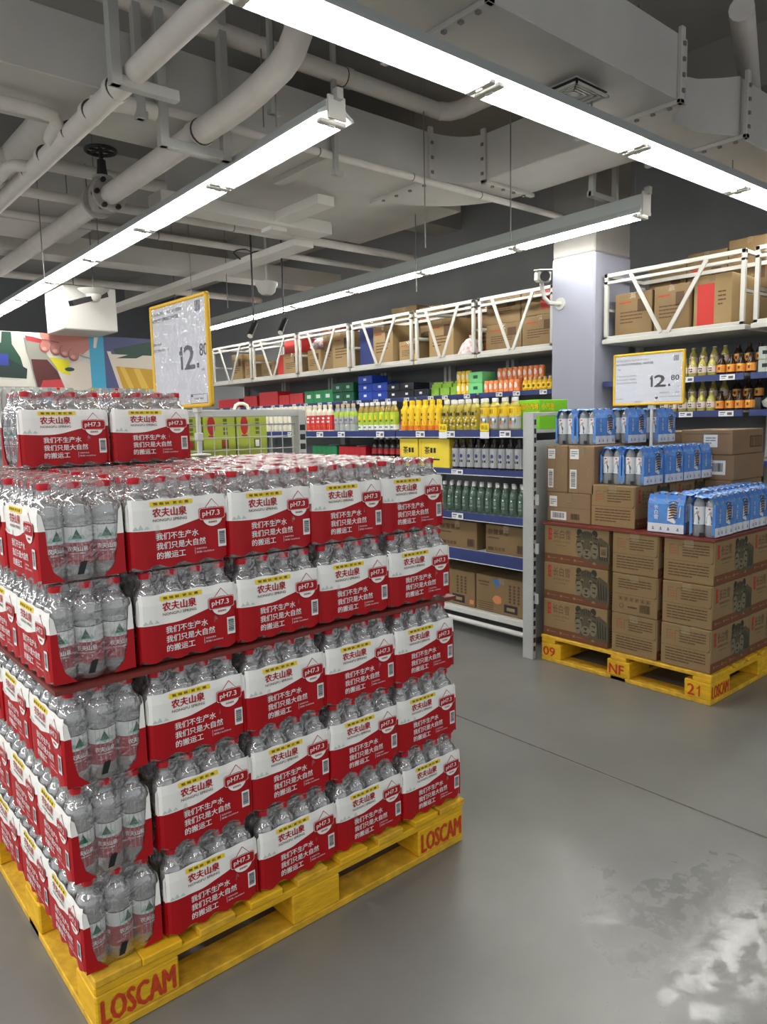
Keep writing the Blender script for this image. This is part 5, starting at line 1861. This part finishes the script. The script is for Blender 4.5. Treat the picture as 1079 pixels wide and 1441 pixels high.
def bag(label, loc, s, mt, seed=1, cat='plastic bag', name='plastic_bag', group=None):
    r = random.Random(seed)
    m = MB()
    pr = [(.02, 0), (.8, .02), (1.0, .2), (.98, .5), (.8, .8), (.45, 1.0), (.12, 1.12), (.2, 1.2), (.02, 1.22)]
    n = 18
    vs, fs = [], []
    for rr_, z in pr:
        for k in range(n):
            a = 2 * PI * k / n
            q = rr_ * (1 + .16 * math.sin(3 * a + z * 4) + r.uniform(-.10, .10))
            vs.append((s[0] * q * math.cos(a), s[1] * q * math.sin(a), s[2] * z * (1 + (r.uniform(-.05, .05) if z > .1 else 0))))
    for i in range(len(pr) - 1):
        for k in range(n):
            l = (k + 1) % n
            fs.append((i * n + k, i * n + l, (i + 1) * n + l, (i + 1) * n + k))
    m.add(vs, fs, mt)
    o = m.build(name, None, math.radians(70), loc)
    return tag(o, label, cat, group)


PINK = mat('pink_red_wrap', S(206, 130, 132), 0.3, var=0.35, scale=22, col2=(.8, .7, .7), bump=.5, bscale=30)
bag('crumpled clear and red bag of goods in the second cage past the column', (FX + .2, 5.24, cz), (.13, .11, .18), PINK, 3)
bag('pink wrapped bundle on the short carton in the fourth cage past the column', (FX + .25, 7.88, cz + .302), (.16, .15, .14), PINK, 4)
bag('red bag in the second cage past the column, beside the clear bag', (FX + .43, 5.13, cz), (.12, .08, .22), mat('red_bag', S(178, 60, 60), .35, var=.3, scale=14), 6)
bag('clear grey bag behind the red box in the fifth cage past the column', (FX + .7, 8.72, cz), (.13, .12, .34), mat('grey_bag', S(196, 190, 190), .3, var=.12, scale=14), 8)

# drinks on the tall shelves
zs = 1.649
CAN_O = mat('orange_can', S(222, 128, 62), 0.3, var=0.25, scale=60)
CAN_Y = mat('yellow_can', S(236, 196, 30), 0.3)
GRN2 = mat('green_carton', S(24, 142, 82), 0.45)
GRN3 = mat('dark_green_carton', S(18, 84, 54), 0.45)
BLU2 = mat('royal_blue_carton', S(28, 66, 168), 0.4)
BLK2 = mat('black_carton', S(30, 32, 44), 0.4)
LIMEB = mat('lime_bag', S(150, 196, 70), 0.35, var=0.15, scale=18)
GRED = mat('red_gift_pack', S(196, 34, 42), 0.4)
for k, (y0, y1, h) in enumerate(((9.75, 10.38, .13), (9.25, 9.62, .15), (8.70, 9.18, .19), (8.42, 8.66, .13), (8.09, 8.40, .14))):
    can_pack('red drink carton on the tall shelf, %s from the green cartons' % ORD[4 - k], (FX + .05, y0, zs), (.25, y1 - y0, h), GRED, 'red cartons on the tall shelf', 3)
for k in range(3):
    can_pack('bright green carton with white emblem on the tall shelf, %s from the red cartons' % ORD[k], (FX + .05, 7.85 - k * .205, zs), (.25, .2, .155), GRN2, 'green cartons on the tall shelf', 2, '#')
for k in range(2):
    for j in range(2):
        can_pack('dark green carton %s, %s the blue cartons' % (['on the shelf', 'stacked above'][j], ['farther from', 'nearer'][k]), (FX + .05, 7.23 - k * .205, zs + j * .112), (.25, .2, .11), GRN3, 'dark green cartons on the tall shelf', 2, '#', TEAL)
for (k, j, d) in ((0, 0, 'far column bottom'), (0, 1, 'far column middle'), (0, 2, 'far column top'), (1, 0, 'near column bottom'), (1, 1, 'near column top')):
    can_pack('royal blue carton with white lettering, %s' % d, (FX + .05, 6.67 - k * .265, zs + j * .094), (.25, .255, .092), BLU2, 'blue cartons on the tall shelf', 2, '#', WHITE, ink=BLU2)
for k in range(3):
    for j in range(2):
        if k == 2 and j == 1:
            continue
        can_pack('black carton with white lettering, %s, %s from the blue cartons' % (['on the shelf', 'stacked above'][j], ORD[k]), (FX + .05, 6.19 - k * .225, zs + j * .082), (.25, .215, .08), BLK2, 'black cartons on the tall shelf', 2, '#', WHITE, ink=BLK2)
for k in range(3):
    t = thing('snack_bag', 'lime green bag on the tall shelf, %s from the black cartons' % ORD[k], 'snack bag', (FX + .18, 5.70 - k * .155, zs), 0, 'lime bags')
    m = MB(); m.prism([(-.07, -.066), (.07, -.066), (.075, 0), (.07, .066), (-.07, .066), (-.08, 0)], 0, .085, LIMEB); m.prism([(-.035, -.066), (.035, -.066), (.035, .066), (-.035, .066)], .085, .125, LIMEB)
    m.build('bag_body', t, SM)
    m = MB(); m.box(-.006, .006, -.068, .068, .125, .148, LIMEB); m.build('sealed_edge', t)
can_m = MB(); can_m.lathe([(.026, 0), (.031, .006), (.031, .1), (.026, .112), (.026, .115)], 12, CAN_O); ME_CO = can_m.mesh('can_body', SM)
can_m = MB(); can_m.lathe([(.026, 0), (.031, .006), (.031, .1), (.026, .112), (.026, .115)], 12, CAN_Y); ME_CY = can_m.mesh('can_body', SM)
can_m = MB(); can_m.lathe([(.0255, .115), (.0255, .1165), (.022, .1155)], 12, GREY_STEEL); ME_CT = can_m.mesh('can_lid', SM)
can_m = MB(); cyl_blob(can_m, .031, 0, .06, .016, .03, WHITE); ME_CE = can_m.mesh('can_emblem', SM)


def can(label, me, loc, group):
    t = thing('drink_can', label, 'drink can', loc, 0, group)
    obj('can_body', me, t); obj('can_lid', ME_CT, t); obj('can_emblem', ME_CE, t)


for j in range(2):
    for k in range(3):
        can('yellow drink can %s, %s from the lime bags' % (['standing on the tall shelf', 'stacked on another yellow can'][j], ORD[k]), ME_CY, (FX + .1, 5.315 - k * .064, zs + j * .1175), 'yellow cans')
MINT = mat('mint_green_pack', S(120, 206, 130), 0.4)
for j in range(2):
    can_pack('mint green drink carton %s between yellow and orange cans' % ['under another', 'on top of another'][j], (FX + .06, 4.975, zs + j * .108), (.2, .175, .106), MINT, 'mint cartons', 2, '#', GREEN, ink=MINT)
for k in range(7):
    can('orange drink can on the tall shelf, %s from the mint cartons' % ORD[k], ME_CO, (FX + .08, 4.925 - k * .063, zs), 'orange cans, lower tier')
for k in range(9):
    can('orange drink can stacked on the back row, %s from the mint cartons' % ORD[k], ME_CO, (FX + .16, 4.82 - k * .063, zs + .1175), 'orange cans, upper tier')
for k in range(10):
    can('orange drink can under the stacked back row, %s from the mint cartons' % ORD[k], ME_CO, (FX + .16, 4.88 - k * .063, zs), 'orange cans, upper tier')
HON = mat('honey_drink', S(206, 160, 40), 0.2)
MS_HON = bottle_meshes([(.026, 0), (.0285, .005), (.0285, .07), (.024, .085), (.015, .1), (.015, .105)], .016, .016, [(.02, .066, .0289, YEL2)], HON, TANC, lambda m: cyl_blob(m, .0289, 0, .042, .013, .015, CARD_D))
row('honey_drink_bottle', 'small amber drink bottle with yellow label, %s from the orange cans', MS_HON, span(4.13, 4.47, 6), FX + .07, zs, 'small amber bottles')

# right-hand drinks: stubby bottles in two tiers on two shelves
LEMON = D('lemon_soda', S(176, 168, 84), 0.12)
BREW = D('brown_brew', S(46, 28, 18), 0.1)
PINKL = D('pale_pink_label', S(224, 206, 200), 0.4)
OLAB = D('orange_label', S(224, 146, 54), 0.4)
P_STUB = [(.027, 0), (.033, .006), (.033, .072), (.031, .086), (.023, .104), (.0155, .116), (.0145, .130), (.016, .133), (.016, .139)]
MS_LEM = bottle_meshes(P_STUB, .0145, .008, [(.024, .070, .0335, PINKL)], LEMON, PINKL, lambda m: (cyl_blob(m, .0335, 0, .070, .02, .016, PINKL, d=-.001), cyl_marks(m, .0335, .047, .011, .03, INK, 2), cyl_blob(m, .0335, 0, .036, .014, .005, INK)))
MS_BRW = bottle_meshes(P_STUB, .0145, .008, [(.016, .072, .0335, OLAB)], BREW, BLACK, lambda m: (cyl_marks(m, .0335, .034, .02, .02, CARD_D, 1), cyl_blob(m, .0335, 0, .063, .016, .006, YEL2)))
for si, (z, nm) in enumerate(((1.681, 'upper'), (1.416, 'lower'))):
    row('soda_bottle', 'stubby pink-labelled lemon soda, front row, %s shelf' % nm + ', %s from the brown ones', MS_LEM, [2.66 + k * .075 for k in range(6)], FX + .05, z, 'lemon sodas')
    row('ginger_brew_bottle', 'stubby orange-labelled brown bottle, front row, %s shelf' % nm + ', %s from the lemon sodas', MS_BRW, [2.59 - k * .072 for k in range(4)], FX + .05, z, 'brown ginger brews')
    row('soda_bottle', 'stubby pink-labelled lemon soda, raised back row, %s shelf' % nm + ', %s from the brown ones', MS_LEM, [2.68 + k * .085 for k in range(5)], FX + .3, z + .09, 'lemon sodas')
    row('ginger_brew_bottle', 'stubby orange-labelled brown bottle, raised back row, %s shelf' % nm + ', %s from the lemon sodas', MS_BRW, [2.58 - k * .082 for k in range(3)], FX + .3, z + .09, 'brown ginger brews')
    t = thing('display_riser', 'dark riser lifting the back row of stubby bottles on the %s shelf' % nm, 'display riser', (FX + .2, 2.36, z))
    m = MB(); m.box(0, .2, 0, .76, .075, .09, FBACK); m.build('step', t); m = MB(); m.box(0, .012, 0, .76, 0, .075, FBACK); m.build('riser_front', t)
MILK = mat('grey_milk_carton', S(176, 184, 176), 0.4)
for k in range(2):
    for j in range(2):
        can_pack('small white drink carton with dark print, %s, %s the brown bottles' % (['on the shelf', 'stacked above'][j], ['next to', 'one away from'][k]), (FX + .05, 2.22 - k * .115, 1.681 + j * .092), (.16, .108, .09), MILK, 'white cartons at the frame edge', 2, '#', INK)
bag('crumpled white bag with green print on the lower shelf at the frame edge', (FX + .16, 2.16, 1.416), (.13, .15, .12), mat('white_green_bag', S(200, 206, 198), .4, var=.16, scale=12), 9)

# ------------------------------------------------------------------ camera on the column, dome, spots, pendant
t = thing('security_camera', 'white bullet security camera on a curved arm from the column', 'security camera', (5.39, 3.92, 2.36))
m = MB(); m.tube([(0.0, 0, 0), (-.06, .01, -.005), (-.12, .03, .0), (-.16, .05, .04), (-.165, .07, .12), (-.16, .08, .17)], .018, WHITE_PAINT, 10); m.build('arm', t, SM)
m = MB(); m.rod((0.0, 0, 0), (-.012, 0, 0), .05, WHITE_PAINT, 16); m.build('wall_plate', t, SM)
m = MB()
m.box(-.055, .055, -.13, .11, -.05, .05, WHITE_PAINT, .02)
cb = m.build('camera_body', t, loc=(-.15, .08, .225)); cb.rotation_euler = (.18, 0, -.75)
m = MB(); m.rod((0, -.131, 0), (0, -.136, 0), .042, BLACK, 16); m.build('lens', cb, SM)
m = MB(); m.box(-.06, .06, -.17, .10, .046, .056, WHITE_PAINT, .004); m.build('sun_hood', cb)

t = thing('dome_camera', 'white dome camera hanging below the ceiling beyond the trunking end', 'security camera', (4.05, 6.47, 2.76))
m = MB(); m.lathe([(.05, -.09), (.085, -.06), (.095, -.02), (.11, 0), (.11, .03)], 18, WHITE_PAINT); m.build('dome', t, SM)
m = MB(); m.rod((0, 0, .03), (0, 0, 1.49), .012, WHITE_PAINT, 8); m.build('drop_pipe', t)
m = MB()
for k, (dx, dy) in enumerate(((.0, .0), (-.17, .02))):
    m.tube([(dx - .05 + .12 * math.cos(a), dy + .02 * math.sin(3 * a), .27 + .05 * math.sin(a)) for a in [j * PI / 8 for j in range(17)]], .006, BLACK, 6)
m.build('coiled_cable', t)

for k, (x, y, z, lab) in enumerate(((3.62, 6.05, 2.27, 'near the tall price sign'), (3.95, 6.05, 2.32, 'nearer the cages'))):
    t = thing('spot_light', 'small black spot light under the farthest lamp row, %s' % lab, 'spot light', (x, y, z))
    m = MB(); m.rod((-.05, -.03, -.075), (.05, .03, .055), .032, BLACK, 14); m.build('lamp_head', t, SM)
    m = MB(); m.rod((.02, .01, .03), (.02, .01, 3.3 - z), .008, BLACK, 8); m.build('stem', t)
    m = MB(); m.rod((-.0515, -.031, -.077), (-.050, -.03, -.075), .026, mat('lamp_face', S(236, 230, 214), .3), 14); m.build('lamp_face', t)
t = thing('pendant_sensor', 'white bell-shaped pendant with a long black bar over the banner', 'sensor', (2.74, 7.6, 2.74))
m = MB(); m.lathe([(.035, -.1), (.06, -.08), (.075, -.03), (.14, .01), (.15, .02), (.05, .03)], 18, WHITE_PAINT); m.build('bell', t, SM)
m = MB(); m.rod((0, 0, .02), (0, 0, 1.51), .006, ROD, 6); m.build('drop_rod', t)
m = MB(); m.bar((.16, .10, .0), (-.28, -.16, -.16), .05, .05, BLACK); m.build('black_bar', t)

# ------------------------------------------------------------------ advertising banner and the far shelves
PZ0, PZ1, PY0 = 1.845, 2.43, 8.63
t = thing('advertising_banner', 'wide hanging banner picturing bottles, a gripping hand and a beer glass', 'banner', (1.2, PY0, PZ0))
A = {k: D('banner_' + k, S(*c), .4) for k, c in dict(bg=(214, 210, 200), green=(20, 72, 52), dgreen=(16, 44, 40), blue=(40, 60, 160), cola=(84, 34, 34), red=(186, 52, 60), glass=(150, 150, 140), skin=(196, 128, 118), skind=(160, 92, 88), lemon=(226, 214, 20), cyan=(66, 168, 206), slate=(78, 84, 130), beer=(206, 158, 40), beer2=(228, 190, 80), foam=(226, 214, 200), leaf=(36, 70, 60), nail=(220, 164, 156)).items()}
H = PZ1 - PZ0
m = MB(); m.box(0, 3.3, 0, .04, 0, H, A['bg'], .004)
s = H / 78.0           # artwork units


def art(pts, k, z):
    m.flat([(1.2 * 0 + (x * s + .86), y * s) for x, y in pts], A[k], lift(face_M((0, -.001, 0), (1, 0, 0)), z * .0012))


def eo(cx, cy, rx, ry, n=18):
    return [(cx + rx * math.cos(2 * PI * k / n), cy + ry * math.sin(2 * PI * k / n)) for k in range(n)]


art([(-18, 20), (36, 14), (30, 42), (20, 60), (20, 77), (8, 77), (6, 62), (-10, 46)], 'green', 1)
art([(-18, 14), (36, 12), (38, 26), (10, 42), (-18, 40)], 'dgreen', 2)
art([(0, 30), (14, 30), (14, 46), (0, 46)], 'blue', 3)
art(eo(112, 18, 24, 22), 'foam', 1)
art([(48, 0), (88, 0), (78, 30), (66, 48), (60, 68), (36, 70), (38, 54), (42, 36)], 'glass', 3)
art([(50, 0), (88, 0), (79, 24), (66, 40), (44, 40), (46, 22)], 'cola', 4)
art([(54, 0), (88, 0), (84, 12), (58, 10)], 'red', 5)
art([(40, 66), (60, 63), (62, 70), (38, 73)], 'red', 5)
art([(69, 44), (84, 42), (97, 40), (97, 18), (90, 20), (80, 25), (70, 30)], 'lemon', 2)
art(eo(97, 27, 7, 3), 'leaf', 3)
art([(58, 78), (128, 77), (128, 58), (118, 50), (104, 50), (84, 58), (60, 68)], 'skin', 6)
for k, (hx, hy, hr) in enumerate(((64, 59, 7.5), (79, 56.5, 8), (92, 53.5, 8), (104, 49, 8))):
    art(eo(hx - .6, hy - .6, hr * .98, hr * 1.16), 'skind', 7 + 2 * k)
    art(eo(hx, hy + .4, hr * .86, hr * 1.02), 'skin', 8 + 2 * k)
    art(eo(hx - 1.5, hy - hr * .45, hr * .42, hr * .34), 'nail', 15)
art([(60, 70), (84, 66), (84, 64.5), (60, 67)], 'skind', 15)
art([(108, 51), (128, 44), (128, 43), (108, 49.5)], 'glass', 16)
art([(50, 71), (64, 68), (64, 70), (50, 73)], 'foam', 12)
art([(128, 0), (150, 0), (150, 78), (128, 78)], 'cyan', 3)
art([(150, 0), (232, 0), (232, 78), (150, 78)], 'slate', 2)
art([(176, 0), (232, 0), (232, 30), (162, 34)], 'beer', 4)
art([(186, 0), (194, 0), (180, 33), (172, 33)], 'beer2', 5); art([(206, 0), (218, 0), (204, 31), (194, 31)], 'beer2', 5)
art([(162, 34), (232, 30), (232, 52), (156, 52)], 'foam', 5)
art([(168, 52), (232, 52), (232, 76), (164, 60)], 'leaf', 4)
art([(168, 46), (200, 47), (228, 60), (200, 56)], 'leaf', 6)
art([(154, 56), (160, 56), (176, 0), (170, 0)], 'foam', 6)
art([(134, 60), (138, 60), (142, 77), (136, 77)], 'foam', 5)
m.build('printed_panel', t)
m = MB()
for x in (.4, 1.7, 2.9):
    m.rod((x, .02, H), (x, .02, 4.25 - PZ0), .006, ROD, 6)
m.build('hanging_wire', t)

fs_ = thing('drink_shelf', 'far white shelf with colourful bottles below the advertising banner', 'shelf rack', (1.2, 9.2, 0))
m = MB(); m.box(0, 3.2, .42, .45, 0, 1.98, SHG); m.build('back_panel', fs_)
for z in (.3, .75, 1.2, 1.60):
    m = MB(); m.box(0, 3.2, 0, .42, z - .03, z, SHG); m.build('shelf', fs_)
FARC = [LIME, WCAP, BLUE_D, REDL, CRM, YEL2, TEAL, D('sky_label', S(120, 180, 220)), PALEG]
FMS = [bottle_meshes([(r * 1.25, z * 1.35) for r, z in P_STD], .02, .03, [(.04, .18, .04, c)], PALEG, c if k % 2 else WCAP, n=8) for k, c in enumerate(FARC)]
for k in range(26):
    drink('drink_bottle', 'small colourful bottle on the far white shelf below the advertising banner',
          FMS[(k * 5 + k // 9) % 9], (1.55 + k * .1, 9.28, 1.601), 'far shelf bottles')
